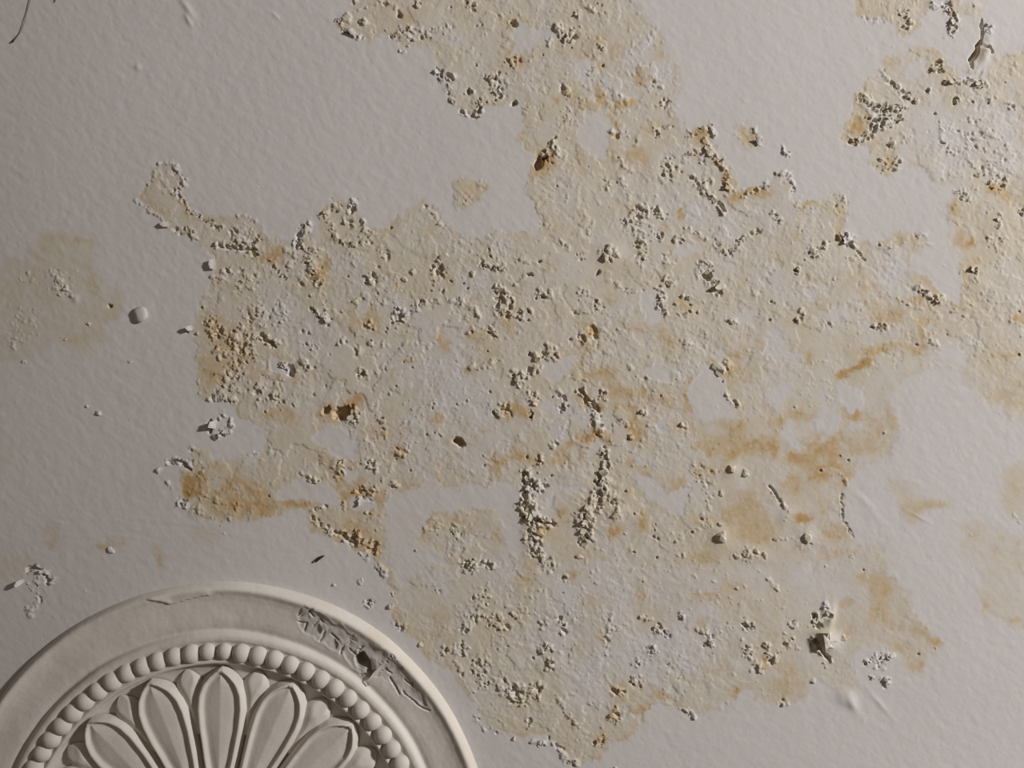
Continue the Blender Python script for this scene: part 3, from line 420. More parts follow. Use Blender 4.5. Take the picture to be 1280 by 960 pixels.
# crumbs strewn over the stain at large, thicker where the plaster is gritty
sx = rng.uniform(170, 1285, 5200); sy = rng.uniform(0, 960, 5200)
den = sample(bare_sd, sx, sy) > 2
gr = np.clip(0.45 + 0.9 * fbm(sx, sy, 60, 81, 3), 0.05, 1.2)
keep = den & (rng.random(5200) < 0.45 * gr * np.where(sx < 720, 0.75, 0.45) * np.where(sx > 930, 0.6, 1))
for x, y in zip(sx[keep], sy[keep]):
    r = random.uniform(0.8, 2.1); k = 1.5 if x < 460 and y < 540 else 1.0; crumb(x, y, r, k * r * random.uniform(0.4, 1.1))
    if random.random() < 0.45 * k: GAPS.append((x - 2, y + 1, random.uniform(0.9, 1.6) * k, 3.0))
crust_mask = np.clip(crust / 2.0, 0, 1)
Hh += crust * (0.85 + 0.3 * n_fin) - GAPF

# lifted blisters and folds in paint that still holds
def mound(x, y, rx_, ry_, a, h, p=1.0):
    w = win(x, y, 2.4 * max(rx_, ry_))
    if w is None: return
    dx = X[w] - x; dy = Y[w] - y; c, s = math.cos(math.radians(a)), math.sin(math.radians(a))
    u = (dx * c + dy * s) / rx_; v = (-dx * s + dy * c) / ry_
    Hh[w] += h * np.exp(-(u * u + v * v) ** p)
for m in [(1032,800,16,13,20,5,1.3),(1038,770,5,14,10,3,1),(1030,760,3,10,10,2,1),(1058,872,14,10,40,1.6,1.5),(1065,880,5,12,-30,1.2,1),(1010,672,12,10,0,1.6,1),(770,640,14,12,0,2,1),(755,640,22,30,20,1.5,1),(668,660,16,40,-8,1.5,1),(234,10,4,16,-32,1.2,1),(236,26,3,9,-28,1.2,1),(172,84,4,4,0,1.0,1),(95,373,4,5,0,1.2,1),(345,20,2,6,-50,.7,1),(985,645,10,14,30,1.0,1.5),(902,672,13,14,0,2,1),(940,694,24,9,8,1.5,1),(915,588,10,8,0,1.5,1),(765,316,14,14,0,1.5,1.2),(850,460,0.1,0.1,0,0,1),(1232,66,5,16,15,1.8,1),(70,355,14,18,0,.8,1),(1090,640,16,5,45,.5,1),(1080,625,14,4,40,.5,1),(1148,646,16,2,28,.5,1),(1100,880,3,18,-40,.6,1),(1160,305,5,1.5,10,.8,1)]:
    mound(*m)
# the deep split at the top right
def pdist(px, py, pl):
    d = np.full(px.shape, 1e9)
    for (ax, ay), (bx, by) in zip(pl[:-1], pl[1:]):
        ex, ey = bx - ax, by - ay; t = np.clip(((px - ax) * ex + (py - ay) * ey) / (ex * ex + ey * ey + 1e-9), 0, 1)
        d = np.minimum(d, np.hypot(px - ax - t * ex, py - ay - t * ey))
    return d
def crack(pl, wd, depth):
    cx = sum(p[0] for p in pl) / len(pl); cy = sum(p[1] for p in pl) / len(pl)
    w = win(cx, cy, 12 + max(max(abs(p[0] - cx), abs(p[1] - cy)) for p in pl))
    if w is None: return
    jx_ = X[w] + 2.6 * fbm(X[w], Y[w], 9, 171, 2); jy_ = Y[w] + 2.6 * fbm(X[w], Y[w], 9, 181, 2)
    q = pdist(jx_, jy_, pl) / (wd * (1 + 0.5 * fbm(X[w], Y[w], 12, 191, 2)))
    k = np.exp(-q ** 4)
    Hh[w] = Hh[w] * (1 - k) - depth * k
for pl, wd, dp in [([(1227,26),(1227,42),(1225,55)],1.2,8),([(1225,52),(1220,66),(1214,75)],2.1,10),([(1214,75),(1215,87)],1.2,8),([(1227,58),(1234,60),(1241,66)],1.2,3),([(1053,618),(1053,645),(1056,656),(1066,670)],0.9,2),([(961,607),(968,616),(976,626)],1.1,3),([(213,578),(222,576),(230,580),(239,585)],2.2,5),([(36,712),(44,708),(53,713),(57,720)],1.4,4),([(668,648),(678,653),(690,655)],1.6,6),([(725,488),(735,499),(748,511)],1.5,5),([(420,665),(432,670),(444,679)],1.8,6),([(320,418),(332,424),(344,434)],1.2,6),([(1017,768),(1022,783)],1.8,6),([(1020,800),(1026,814),(1034,824)],2.0,6),([(273,306),(290,309),(318,313)],1.6,4),([(896,250),(904,262)],1.4,4)]:
    crack(pl, wd, dp)
for x, y, r, d in GAPS + PITS:
    w = win(x, y, r * 2)
    if w is None: continue
    q, _ = shard_q(X[w] - x, Y[w] - y, r * (1.15 if d > 9 else 1.0), 0.85 if d > 9 else 0.5)
    q = q + (0.25 if d > 9 else 0.6) * n_fin[w]
    k = np.clip((1.15 - q) * 4, 0, 1)
    Hh[w] = Hh[w] * (1 - k) - d * k

# under the ceiling rose the surface is plain
ROSE = (277.0, 1063.0)
dr = np.hypot(X - ROSE[0], Y - ROSE[1])
Hh *= sstep(322, 332, dr)
Hh -= 28 * sstep(327, 318, dr)

def grid_mesh(name, VX, VY, VZ, wrap=False):
    ny, nx = VX.shape
    co = np.stack([VX, VY, VZ], -1).reshape(-1, 3).astype(np.float32)
    idx = np.arange(ny * nx).reshape(ny, nx)
    if wrap: idx = np.concatenate([idx, idx[:, :1]], 1)
    q = np.stack([idx[:-1, :-1], idx[1:, :-1], idx[1:, 1:], idx[:-1, 1:]], -1).reshape(-1, 4)
    me = bpy.data.meshes.new(name)
    me.vertices.add(len(co)); me.vertices.foreach_set('co', co.ravel())
    me.loops.add(q.size); me.loops.foreach_set('vertex_index', np.ascontiguousarray(q.ravel(), dtype=np.int32))
    me.polygons.add(len(q)); me.polygons.foreach_set('loop_start', np.arange(0, q.size, 4, dtype=np.int32))
    try: me.polygons.foreach_set('loop_total', np.full(len(q), 4, np.int32))
    except Exception: pass
    me.update(calc_edges=True)
    me.polygons.foreach_set('use_smooth', np.ones(len(q), bool))
    return me

def attr(me, name, a):
    t = me.attributes.new(name, 'FLOAT', 'POINT'); t.data.foreach_set('value', a.ravel().astype(np.float32))

# ---------------------------------------------------------------- materials
def new_mat(name, rough=0.85):
    m = bpy.data.materials.new(name); m.use_nodes = True
    nt = m.node_tree; b = nt.nodes['Principled BSDF']
    b.inputs['Roughness'].default_value = rough
    b.inputs['Specular IOR Level'].default_value = 0.25
    return m, nt, b

def mixc(nt, fac, a, b):
    n = nt.nodes.new('ShaderNodeMix'); n.data_type = 'RGBA'
    for sock, v in ((n.inputs[0], fac), (n.inputs[6], a), (n.inputs[7], b)):
        if isinstance(v, (int, float)): sock.default_value = v
        elif isinstance(v, tuple): sock.default_value = (*v, 1)
        else: nt.links.new(v, sock)
    return n.outputs[2]

def noise(nt, scale, detail=4, rough=0.55, dist=0.0):
    n = nt.nodes.new('ShaderNodeTexNoise')
    n.inputs['Scale'].default_value = scale; n.inputs['Detail'].default_value = detail
    n.inputs['Roughness'].default_value = rough; n.inputs['Distortion'].default_value = dist
    return n

def obj_coord(nt, n):
    tc = nt.nodes.new('ShaderNodeTexCoord'); nt.links.new(tc.outputs['Object'], n.inputs['Vector'])

def math_n(nt, op, a, b=0.0, clamp=False):
    n = nt.nodes.new('ShaderNodeMath'); n.operation = op; n.use_clamp = clamp
    for i, v in enumerate((a, b)):
        if isinstance(v, (int, float)): n.inputs[i].default_value = v
        else: nt.links.new(v, n.inputs[i])
    return n.outputs[0]

def ramp(nt, fac, stops):
    n = nt.nodes.new('ShaderNodeValToRGB'); e = n.color_ramp.elements
    while len(e) < len(stops): e.new(0.5)
    for k, (p, c) in enumerate(stops): e[k].position = p; e[k].color = (*c, 1)
    nt.links.new(fac, n.inputs[0]); return n.outputs[0]

def a_node(nt, name):
    n = nt.nodes.new('ShaderNodeAttribute'); n.attribute_name = name; return n.outputs['Fac']

PAINT = (0.66, 0.625, 0.612)
CREAM = (0.632, 0.562, 0.445)
OCHR = (0.575, 0.415, 0.225)
BROWN = (0.42, 0.22, 0.075)

def ceiling_mat():
    m, nt, b = new_mat('stained_ceiling_paint')
    n1 = noise(nt, 5, 5); obj_coord(nt, n1)
    n2 = noise(nt, 90, 5, 0.65); obj_coord(nt, n2)
    paint = mixc(nt, n1.outputs[0], tuple(c * 0.97 for c in PAINT), tuple(c * 1.03 for c in PAINT))
    cr = math_n(nt, 'MULTIPLY', a_node(nt, 'cream'), math_n(nt, 'ADD', 0.8, math_n(nt, 'MULTIPLY', n2.outputs[0], 0.4)), True)
    c1 = mixc(nt, cr, paint, CREAM)
    oc = math_n(nt, 'MULTIPLY', a_node(nt, 'ochre'), math_n(nt, 'ADD', 0.6, math_n(nt, 'MULTIPLY', n2.outputs[0], 0.8)))
    f1 = math_n(nt, 'MULTIPLY', oc, 0.88, True)
    c2 = mixc(nt, f1, c1, OCHR)
    f2 = math_n(nt, 'MULTIPLY', math_n(nt, 'SUBTRACT', oc, 0.8), 0.75, True)
    c3 = mixc(nt, f2, c2, BROWN)
    nt.links.new(c3, b.inputs['Base Color'])
    n3 = noise(nt, 420, 4, 0.6); obj_coord(nt, n3)
    bp = nt.nodes.new('ShaderNodeBump'); bp.inputs['Distance'].default_value = 0.0006; bp.inputs['Strength'].default_value = 0.35
    nt.links.new(n3.outputs[0], bp.inputs['Height'])
    n4 = noise(nt, 75, 4, 0.55); obj_coord(nt, n4)
    b2 = nt.nodes.new('ShaderNodeBump'); b2.inputs['Distance'].default_value = 0.0007
    nt.links.new(n4.outputs[0], b2.inputs['Height']); nt.links.new(a_node(nt, 'coarse'), b2.inputs['Strength'])
    nt.links.new(bp.outputs[0], b2.inputs['Normal']); nt.links.new(b2.outputs[0], b.inputs['Normal'])
    return m
M_CEIL = ceiling_mat()

def plain_mat(name, c0, c1, scale, bump=0.4, dist=0.0008, rough=0.85):
    m, nt, b = new_mat(name, rough)
    n1 = noise(nt, scale, 5, 0.6); obj_coord(nt, n1)
    nt.links.new(ramp(nt, n1.outputs[0], [(0.3, c0), (0.7, c1)]), b.inputs['Base Color'])
    n3 = noise(nt, scale * 6, 4); obj_coord(nt, n3)
    bp = nt.nodes.new('ShaderNodeBump'); bp.inputs['Distance'].default_value = dist; bp.inputs['Strength'].default_value = bump
    nt.links.new(n3.outputs[0], bp.inputs['Height']); nt.links.new(bp.outputs[0], b.inputs['Normal'])
    return m
M_WHITE = plain_mat('flaked_white_paint', (0.60, 0.55, 0.51), (0.68, 0.63, 0.59), 60)
M_CRUMB = plain_mat('crumbled_cream_plaster', (0.58, 0.50, 0.39), (0.68, 0.61, 0.51), 80)
M_OCHRE = plain_mat('ochre_stained_plaster', (0.50, 0.35, 0.18), (0.64, 0.48, 0.28), 80)
M_DARK = plain_mat('dark_bark_brown', (0.02, 0.017, 0.014), (0.05, 0.04, 0.03), 200)
M_WEB = plain_mat('dusty_cobweb_grey', (0.10, 0.085, 0.075), (0.16, 0.14, 0.12), 200)

def rose_mat():
    m, nt, b = new_mat('old_white_rose_paint')
    n1 = noise(nt, 9, 5, 0.6); obj_coord(nt, n1)
    base = ramp(nt, n1.outputs[0], [(0.28, (0.63, 0.58, 0.525)), (0.5, (0.71, 0.66, 0.605)), (0.75, (0.745, 0.70, 0.645))])
    n2 = noise(nt, 14, 6, 0.7, 0.4); obj_coord(nt, n2)
    grime = ramp(nt, n2.outputs[0], [(0.60, (0, 0, 0)), (0.76, (0.35, 0.35, 0.35))])
    c = mixc(nt, grime, base, (0.38, 0.335, 0.29))
    c = mixc(nt, a_node(nt, 'peel'), c, (0.46, 0.43, 0.395))
    c = mixc(nt, a_node(nt, 'tint'), c, (0.62, 0.49, 0.30))
    nt.links.new(c, b.inputs['Base Color'])
    n3 = noise(nt, 160, 5, 0.6); obj_coord(nt, n3)
    bp = nt.nodes.new('ShaderNodeBump'); bp.inputs['Distance'].default_value = 0.0012; bp.inputs['Strength'].default_value = 0.35
    nt.links.new(n3.outputs[0], bp.inputs['Height']); nt.links.new(bp.outputs[0], b.inputs['Normal'])
    return m
M_ROSE = rose_mat()

# ---------------------------------------------------------------- build the ceiling
me = grid_mesh('ceiling', (X - 640) * S, (Y - 480) * S, -Hh * S)
attr(me, 'cream', cream); attr(me, 'ochre', ochre); attr(me, 'coarse', 1 - fine)
me.materials.append(M_CEIL)
ceiling = bpy.data.objects.new('ceiling', me); C.objects.link(ceiling)
ceiling.location = (0, 0, ZC)
ceiling['kind'] = 'structure'
ceiling['label'] = 'water-damaged white plaster ceiling with ochre stains and flaking paint'

def height_at(px, py):
    j = int(np.clip(np.searchsorted(gx, px), 0, len(gx) - 1)); i = int(np.clip(np.searchsorted(gy, py), 0, len(gy) - 1))
    return float(Hh[i, j])
def stain_at(px, py):
    j = int(np.clip(np.searchsorted(gx, px), 0, len(gx) - 1)); i = int(np.clip(np.searchsorted(gy, py), 0, len(gy) - 1))
    return float(cream[i, j]), float(ochre[i, j])

def link(o, parent=None):
    C.objects.link(o)
    if parent: o.parent = parent
    return o

def mesh_from(name, verts, faces, mat, smooth=False):
    me = bpy.data.meshes.new(name); me.from_pydata([tuple(float(c) for c in p) for p in verts], [], [tuple(int(i) for i in q) for q in faces])
    bm = bmesh.new(); bm.from_mesh(me); bmesh.ops.recalc_face_normals(bm, faces=bm.faces); bm.to_mesh(me); bm.free()
    if smooth: me.polygons.foreach_set('use_smooth', np.ones(len(me.polygons), bool))
    me.materials.append(mat); return me

# ---- paint flakes and plaster crumbs that stand off the ceiling (shared meshes, unit size = 1 px)
def flake_mesh(mat, seed):
    """curled shard of paint: one edge holds to the ceiling, the other hangs away from it; unit = half its width"""
    r = random.Random(seed); n = 9; v = []; f = []
    curl = r.uniform(0.35, 0.8); 
    rings = [0.0, 0.55, 1.0]
    rad = [r.uniform(0.65, 1.25) for _ in range(n)]
    el = r.uniform(0.5, 0.95)
    def z(x, y): return 0.10 + curl * max(0.0, 0.5 * (x + 1)) ** 1.7 + 0.12 * math.sin(3 * y + seed)
    for side in (0, 1):
        v.append((0, 0, z(0, 0) - 0.16 * side))
        for q in rings[1:]:
            for k in range(n):
                a = 2 * math.pi * k / n
                x, y = q * rad[k] * math.cos(a), q * rad[k] * el * math.sin(a)
                v.append((x, y, z(x, y) - 0.16 * side))
    m = 1 + 2 * n
    for side in (0, 1):
        o = side * m
        for k in range(n):
            k2 = (k + 1) % n
            f.append((o, o + 1 + k, o + 1 + k2)); f.append((o + 1 + k, o + 1 + n + k, o + 1 + n + k2, o + 1 + k2))
    for k in range(n):
        k2 = (k + 1) % n
        f.append((1 + n + k, m + 1 + n + k, m + 1 + n + k2, 1 + n + k2))
    v = [(x, y, -zz) for x, y, zz in v]
    return mesh_from('paint_flake', v, f, mat)

def lump_mesh(name, mat, seed, sub=2, rough=0.25, flat=0.75, smooth=False):
    bm = bmesh.new(); bmesh.ops.create_icosphere(bm, subdivisions=sub, radius=1.0)
    r = random.Random(seed); ph = [r.uniform(0, 6.3) for _ in range(9)]
    for v in bm.verts:
        x, y, z = v.co
        d = 1 + rough * (math.sin(2.3 * x + ph[0]) * math.sin(2.9 * y + ph[1]) + 0.7 * math.sin(3.7 * z + ph[2] + 2 * x) + 0.5 * math.sin(5.1 * y + ph[3]) * math.sin(4.7 * x + ph[4]))
        v.co = (x * d, y * d, z * d * flat)
    me = bpy.data.meshes.new(name); bm.to_mesh(me); bm.free()
    if smooth: me.polygons.foreach_set('use_smooth', np.ones(len(me.polygons), bool))
    me.materials.append(mat); return me

flk = {k: [flake_mesh(m, 100 + 20 * i + s) for s in range(7)] for i, (k, m) in enumerate((('w', M_WHITE), ('c', M_CRUMB), ('o', M_OCHRE)))}
crm = {k: [lump_mesh('plaster_crumb', m, 300 + 20 * i + s) for s in range(5)] for i, (k, m) in enumerate((('w', M_WHITE), ('c', M_CRUMB), ('o', M_OCHRE)))}

def kind_at(px, py):
    c, o = stain_at(px, py)
    return 'o' if o > 0.55 else ('c' if c > 0.35 else 'w')

def put_flake(px, py, r, ang=None, kind=None):
    k = kind or kind_at(px, py)
    if k == 'o' and random.random() < 0.4: k = 'c'
    o = bpy.data.objects.new('paint_flake', random.choice(flk[k]))
    o.location = ((px - 640) * S, (py - 480) * S, -(height_at(px, py) - 0.25 * r) * S)
    a = random.uniform(0, 2 * math.pi) if ang is None else ang
    o.rotation_euler = (0, 0, a); o.scale = (r * S,) * 3
    return link(o, ceiling)

def put_crumb(px, py, r, kind=None, smooth=False):
    k = kind or kind_at(px, py)
    o = bpy.data.objects.new('plaster_crumb', random.choice(crm[k]))
    o.location = ((px - 640) * S, (py - 480) * S, -(min(height_at(px, py), 4) - 0.30 * r) * S)
    o.rotation_euler = (random.uniform(-.4, .4), random.uniform(-.4, .4), random.uniform(0, 6.28)); o.scale = (r * S,) * 3
    return link(o, ceiling)

nf = 0
for s, hw, pl in EDGES:
    if s < 3: continue
    for (x, y, tx, ty) in walk(pl, 13.5 - 1.5 * s):
        if nf >= 290 or not (2 < x < 1278 and 2 < y < 958): break
        if random.random() < 0.25: continue
        o = random.gauss(0, hw * 0.4)
        put_flake(x - ty * o, y + tx * o, random.uniform(2.6, 3.4 + 0.55 * s)); nf += 1
for x, y, r0, s in CLUSTERS:
    if s < 3.5 or nf >= 290: continue
    put_flake(x + random.uniform(-.4, .4) * r0, y + random.uniform(-.4, .4) * r0, random.uniform(3.0, 5.0)); nf += 1
for x, y, r in NODULES: put_crumb(x, y, r)
for x, y, r0, s in CLUSTERS:
    if s >= 3:
        a = random.uniform(0, 6.28); put_crumb(x + .6 * r0 * math.cos(a), y + .6 * r0 * math.sin(a), random.uniform(2.0, 3.4))

# ---------------------------------------------------------------- ceiling rose
rose = bpy.data.objects.new('ceiling_rose', None)
rose.location = P(*ROSE); rose.empty_display_size = 0.1
link(rose)
rose['label'] = 'round white plaster ceiling rose with petals, a bead ring and peeling outer moulding'
rose['category'] = 'ceiling rose'

def L(x, y, h): return (x * S, y * S, -h * S)

PROFILE = [(337,-2),(336.2,1),(334.5,5),(332.5,8.8),(330.5,11.6),(328,13),(325.5,12.2),(321,9.9),(314,8.2),(306,7.4),(298,7.1),(290,7.0),(284,6.4),(280,5.2),(277.5,4.4),(275.5,5.4),(274,8.2),(272,10.8),(269.5,11.8),(266,12),(264,11),(262.5,9.5),(261,9),(252,8.2),(243,8.2),(242,9.6),(240.5,11.2),(238.5,12),(236.5,11.2),(235.4,8),(235,4),(234.6,1.2),(220,1),(120,1),(40,1)]
pr = np.array(PROFILE, float)
cum = np.r_[0, np.cumsum(np.hypot(*np.diff(pr, axis=0).T))]
i_f = 31
tt = np.r_[np.arange(0, cum[i_f], 1.15), np.linspace(cum[i_f], cum[-1], 14)]
def smooth_interp(t, c):
    v = np.interp(t, cum, c); return v
prr = smooth_interp(tt, pr[:, 0]); prh = smooth_interp(tt, pr[:, 1])
for _ in range(2):
    k = slice(1, -14); prh[1:-14] = 0.25 * prh[:-15] + 0.5 * prh[1:-14] + 0.25 * prh[2:-13]; prr[1:-14] = 0.25 * prr[:-15] + 0.5 * prr[1:-14] + 0.25 * prr[2:-13]
th = np.radians(np.r_[np.arange(-62, 78, 0.24), np.arange(78, 298, 1.6)])
TH, RR = np.meshgrid(th, prr); _, HR = np.meshgrid(th, prh)
ux, uy = np.sin(TH), -np.cos(TH)
wob = 0.8 * fbm(TH * 90, RR * 0 + 3, 24, 201, 2)
RX_ = ux * (RR + wob * (RR > 236)); RY_ = uy * (RR + wob * (RR > 236))
# where each point shows in the photograph
k_ = 1000.0 / (1000.0 - HR)
OX = 640 + (RX_ + ROSE[0] - 640) * k_; OY = 480 + (RY_ + ROSE[1] - 480) * k_
band = ((RR > 278) & (RR < 331)).astype(float)

PEEL = [(370,765),(376,757),(388,760),(402,770),(430,785),(450,800),(468,806),(490,815),(510,845),(530,868),(538,886),(527,884),(505,866),(490,854),(480,845),(470,846),(455,841),(440,835),(425,818),(410,806),(395,800),(378,788)]
peel_sd = poly_sdf(PEEL, 40)
jx = OX + 3.5 * fbm(OX, OY, 14, 211, 3); jy = OY + 3.5 * fbm(OX, OY, 14, 221, 3)
psd = sample(peel_sd, jx, jy)
peel = sstep(-1, 1.5, psd) * band * np.clip(0.75 + 0.6 * fbm(OX, OY, 12, 231, 3), 0, 1)
HR = HR - 0.8 * peel + peel * 0.35 * fbm(OX, OY, 5, 241, 3)
HR = HR + band * 0.7 * np.exp(-(psd / 1.8) ** 2) * np.clip(0.4 + fbm(OX, OY, 18, 251, 2), 0, 1.2)
for pl, wd, dp in [([(374,769),(385,763),(391,770)],1.1,4),([(372,776),(383,779),(381,787)],1.0,4),([(399,775),(409,783),(405,792),(399,801)],1.0,4),([(398,774),(391,783)],.9,3),([(414,793),(423,802),(428,808),(424,817)],1.2,5),([(488,847),(493,857),(498,866)],1.1,5),([(503,863),(512,872),(520,881),(536,889)],1.0,4),([(435,812),(445,820)],1.0,4),([(452,843),(458,842)],.9,4),([(482,835),(490,842)],.9,3),([(505,850),(515,858)],.9,3)]:
    d = pdist(jx * .5 + OX * .5, jy * .5 + OY * .5, pl); HR = HR - 0.8 * dp * np.exp(-(d / (0.8 * wd)) ** 4) * band
net = np.abs(fbm(OX + 60, OY, 17, 291, 3, 0.55))
HR = HR - 2.6 * np.clip(1 - net / 0.05, 0, 1) * sstep(-3, 1, psd) * band * np.clip(0.4 + 1.5 * fbm(OX, OY, 24, 295, 2), 0, 1)
hole = sstep(-0.8, 1.2, sample(poly_sdf([(442,823),(453,815),(462,824),(468,831),(466,843),(456,835),(446,833)], 20), OX + 0.5 * (jx - OX), OY + 0.5 * (jy - OY)))
HR = HR - 26 * hole
lip = pdist(OX, OY, [(190,750),(203,752),(214,755.5),(222,753),(235,749),(258,744)])
below = OY - np.interp(OX, [190,203,214,222,235,258], [750,752,755.5,753,749,744])
HR = HR + 2.2 * np.exp(-(lip / 6) ** 2) * (below < 0) * band
HR = HR + 0.35 * fbm(OX, OY, 26, 261, 3) * (RR > 237) + 0.10 * fbm(OX, OY, 7, 271, 2)
tint = np.clip(np.exp(-((RR - 333) / 3.0) ** 2) * np.clip(0.2 + 1.2 * fbm(OX, OY, 30, 281, 3), 0, 1) * sstep(330, 400, OX), 0, 0.16)
me = grid_mesh('moulded_ring', RX_ * S, RY_ * S, -HR * S, wrap=True)
attr(me, 'peel', np.clip(peel, 0, 1) * 0.75); attr(me, 'tint', tint)
bm = bmesh.new(); bm.from_mesh(me); bm.normal_update()
if sum(f.normal.z for f in list(bm.faces)[:4000:7]) > 0: bmesh.ops.reverse_faces(bm, faces=bm.faces)
bm.to_mesh(me); bm.free()
me.materials.append(M_ROSE)
ring = link(bpy.data.objects.new('moulded_ring', me), rose)

# the torn shard beside the hole, and small shards along the peel
def shard(verts_px, hs, thick, parent, name, mat):
    n = len(verts_px); v = []
    for (x, y), h in zip(verts_px, hs): v.append(L(x - ROSE[0], y - ROSE[1], h))
    for (x, y), h in zip(verts_px, hs): v.append(L(x - ROSE[0], y - ROSE[1], h - thick))
    f = [tuple(range(n)), tuple(range(2 * n - 1, n - 1, -1))] + [(k, (k + 1) % n, n + (k + 1) % n, n + k) for k in range(n)]
    return link(bpy.data.objects.new(name, mesh_from(name, v, f, mat)), parent)
def unproj(px, py, h): k = (1000 - h) / 1000; return (640 + (px - 640) * k, 480 + (py - 480) * k)
def shard_obs(pts, parent, name, mat, thick=0.8):
    shard([unproj(x, y, h) for x, y, h in pts], [h for _, _, h in pts], thick, parent, name, mat)
shard_obs([(460,851,9.4),(466,842,12.2),(474,833,14.3),(480,830,15.0),(480,835,12.2),(472,842,9.4)], rose, 'paint_shard', M_ROSE)
shard_obs([(458,851,9.4),(463,852,10.1),(464,857,9.4),(459,857,8.0)], rose, 'paint_shard', M_ROSE)
shard_obs([(463,820,10.8),(470,824,12.9),(471,834,12.9),(465,838,9.4)], rose, 'paint_shard', M_ROSE)
shard_obs([(378,760,11.5),(386,762,13.6),(384,768,12.9),(378,768,10.8)], rose, 'paint_shard', M_ROSE)
shard_obs([(404,778,10.8),(412,784,12.2),(409,790,12.2),(402,786,10.1)], rose, 'paint_shard', M_ROSE)
shard_obs([(424,796,10.1),(431,803,11.5),(429,809,11.5),(423,802,9.4)], rose, 'paint_shard', M_ROSE)

# beads
bead_meshes = [lump_mesh('bead', M_ROSE, 500 + s, 3, 0.02, 0.92, True) for s in range(4)]
NB = 76
for k in range(NB):
    a = 2 * math.pi * (k + 0.35) / NB
    o = bpy.data.objects.new('bead', bead_meshes[k % 4])
    rr = 251.8 + random.uniform(-.5, .5); sz = random.uniform(10.4, 11.3)
    if k in (75, 0): sz *= 0.92
    o.location = L(rr * math.sin(a), -rr * math.cos(a), 9.0)
    o.rotation_euler = (0, 0, a); o.scale = (sz * 1.04 * S, sz * 1.10 * S, sz * S)
    link(o, rose)

# petals: raised border, hollow leaf with a midrib
def petal_mesh(seed):
    r = random.Random(seed); nu, nv = 54, 37
    U, V = np.meshgrid(np.linspace(0, 1, nu), np.linspace(-1, 1, nv), indexing='ij')
    rad0, rad1 = 62, 232.5
    R_ = rad0 + (rad1 - rad0) * U
    wid = np.interp(U, [0, .15, .35, .55, .70, .80, .88, .94, .975, 1], [11, 16.5, 24, 30, 32.8, 31.6, 26.5, 18, 10, 1.2])
    lat = V * wid
    e = (1 - np.abs(V)) * wid * 0.95       # px from the border
    border = 2.5 + 10.5 * sstep(0, 6.5, e)                              # outer slope up to the border crest
    hollow = -4.8 * sstep(6.5, 11.5, e)
    ridge = np.clip(1 - np.abs(lat) / np.maximum(wid - 9, 4), 0, 1) * 2.6 * sstep(8, 20, e)
    h = border + hollow + ridge + 2.5 * sstep(0.55, 0.05, U)
    h += 0.5 * vnoise(R_ + 50 * seed, lat, 18, 300 + seed)
    h = np.where((np.abs(V) > .999) | (U > .999), 0.5, h)
    me = grid_mesh('petal', lat * S, -R_ * S, -h * S)
    bm = bmesh.new(); bm.from_mesh(me); bm.normal_update()
    if sum(f.normal.z for f in bm.faces) > 0: bmesh.ops.reverse_faces(bm, faces=bm.faces)
    bm.to_mesh(me); bm.free(); me.materials.append(M_ROSE); return me
def tip_mesh(seed):
    nu, nv = 26, 21
    U, V = np.meshgrid(np.linspace(0, 1, nu), np.linspace(-1, 1, nv), indexing='ij')
    R_ = 150 + (231 - 150) * U
    wid = np.interp(U, [0, .45, .68, .80, .88, .95, 1], [6, 12, 16, 16.5, 13.5, 8, 2])
    lat = V * wid
    e = np.minimum((1 - np.abs(V)) * wid, (1 - U) * 44)
    h = 1 + 8.5 * np.clip(e / 13, 0, 1) ** 0.8 * (0.5 + 0.5 * sstep(0.2, 0.85, U))
    h += 0.4 * vnoise(R_ + 70 * seed, lat, 9, 400 + seed)
    h = np.where((np.abs(V) > .999) | (U > .999), 0.5, h)
    me = grid_mesh('leaf_tip', lat * S, -R_ * S, -h * S)
    bm = bmesh.new(); bm.from_mesh(me); bm.normal_update()
    if sum(f.normal.z for f in bm.faces) > 0: bmesh.ops.reverse_faces(bm, faces=bm.faces)
    bm.to_mesh(me); bm.free(); me.materials.append(M_ROSE); return me
pm = [petal_mesh(s) for s in range(3)]; tm = [tip_mesh(s) for s in range(3)]
for k in range(16):
    o = link(bpy.data.objects.new('petal', pm[k % 3]), rose); o.location = L(0, 0, 2); o.rotation_euler = (0, 0, math.radians(0.8 + 22.5 * k))
    o = link(bpy.data.objects.new('leaf_tip', tm[k % 3]), rose); o.location = L(0, 0, 2); o.rotation_euler = (0, 0, math.radians(0.8 + 11.25 + 22.5 * k))
# domed centre with a raised collar (below the frame)
cp = np.array([(74,0),(74,10),(72,15),(67,18),(62,16),(60,12),(52,14),(40,22),(24,28),(10,30),(1,30.5)], float)
T2, R2 = np.meshgrid(np.radians(np.arange(0, 360, 5)), cp[:, 0]); _, H2 = np.meshgrid(T2[0], cp[:, 1])
me = grid_mesh('centre_boss', R2 * np.sin(T2) * S, -R2 * np.cos(T2) * S, -H2 * S, wrap=True)
me.materials.append(M_ROSE); o = link(bpy.data.objects.new('centre_boss', me), rose); o.location = L(0, 0, 2)

# ---------------------------------------------------------------- single things on the ceiling
def top(name, me, px, py, h, label, cat, rot=0.0, sc_=1.0):
    o = link(bpy.data.objects.new(name, me)); o.location = P(px, py, h); o.rotation_euler = (0, 0, rot); o.scale = (sc_,) * 3
    o['label'] = label; o['category'] = cat; return o

me = lump_mesh('plaster_lump', M_WHITE, 711, 3, 0.12, 0.5, True)
top('plaster_lump', me, 177, 393, 1.5, 'round pale plaster lump stuck on bare paint beside the faint left stain', 'plaster lump', 0.4, 9.2 * S)

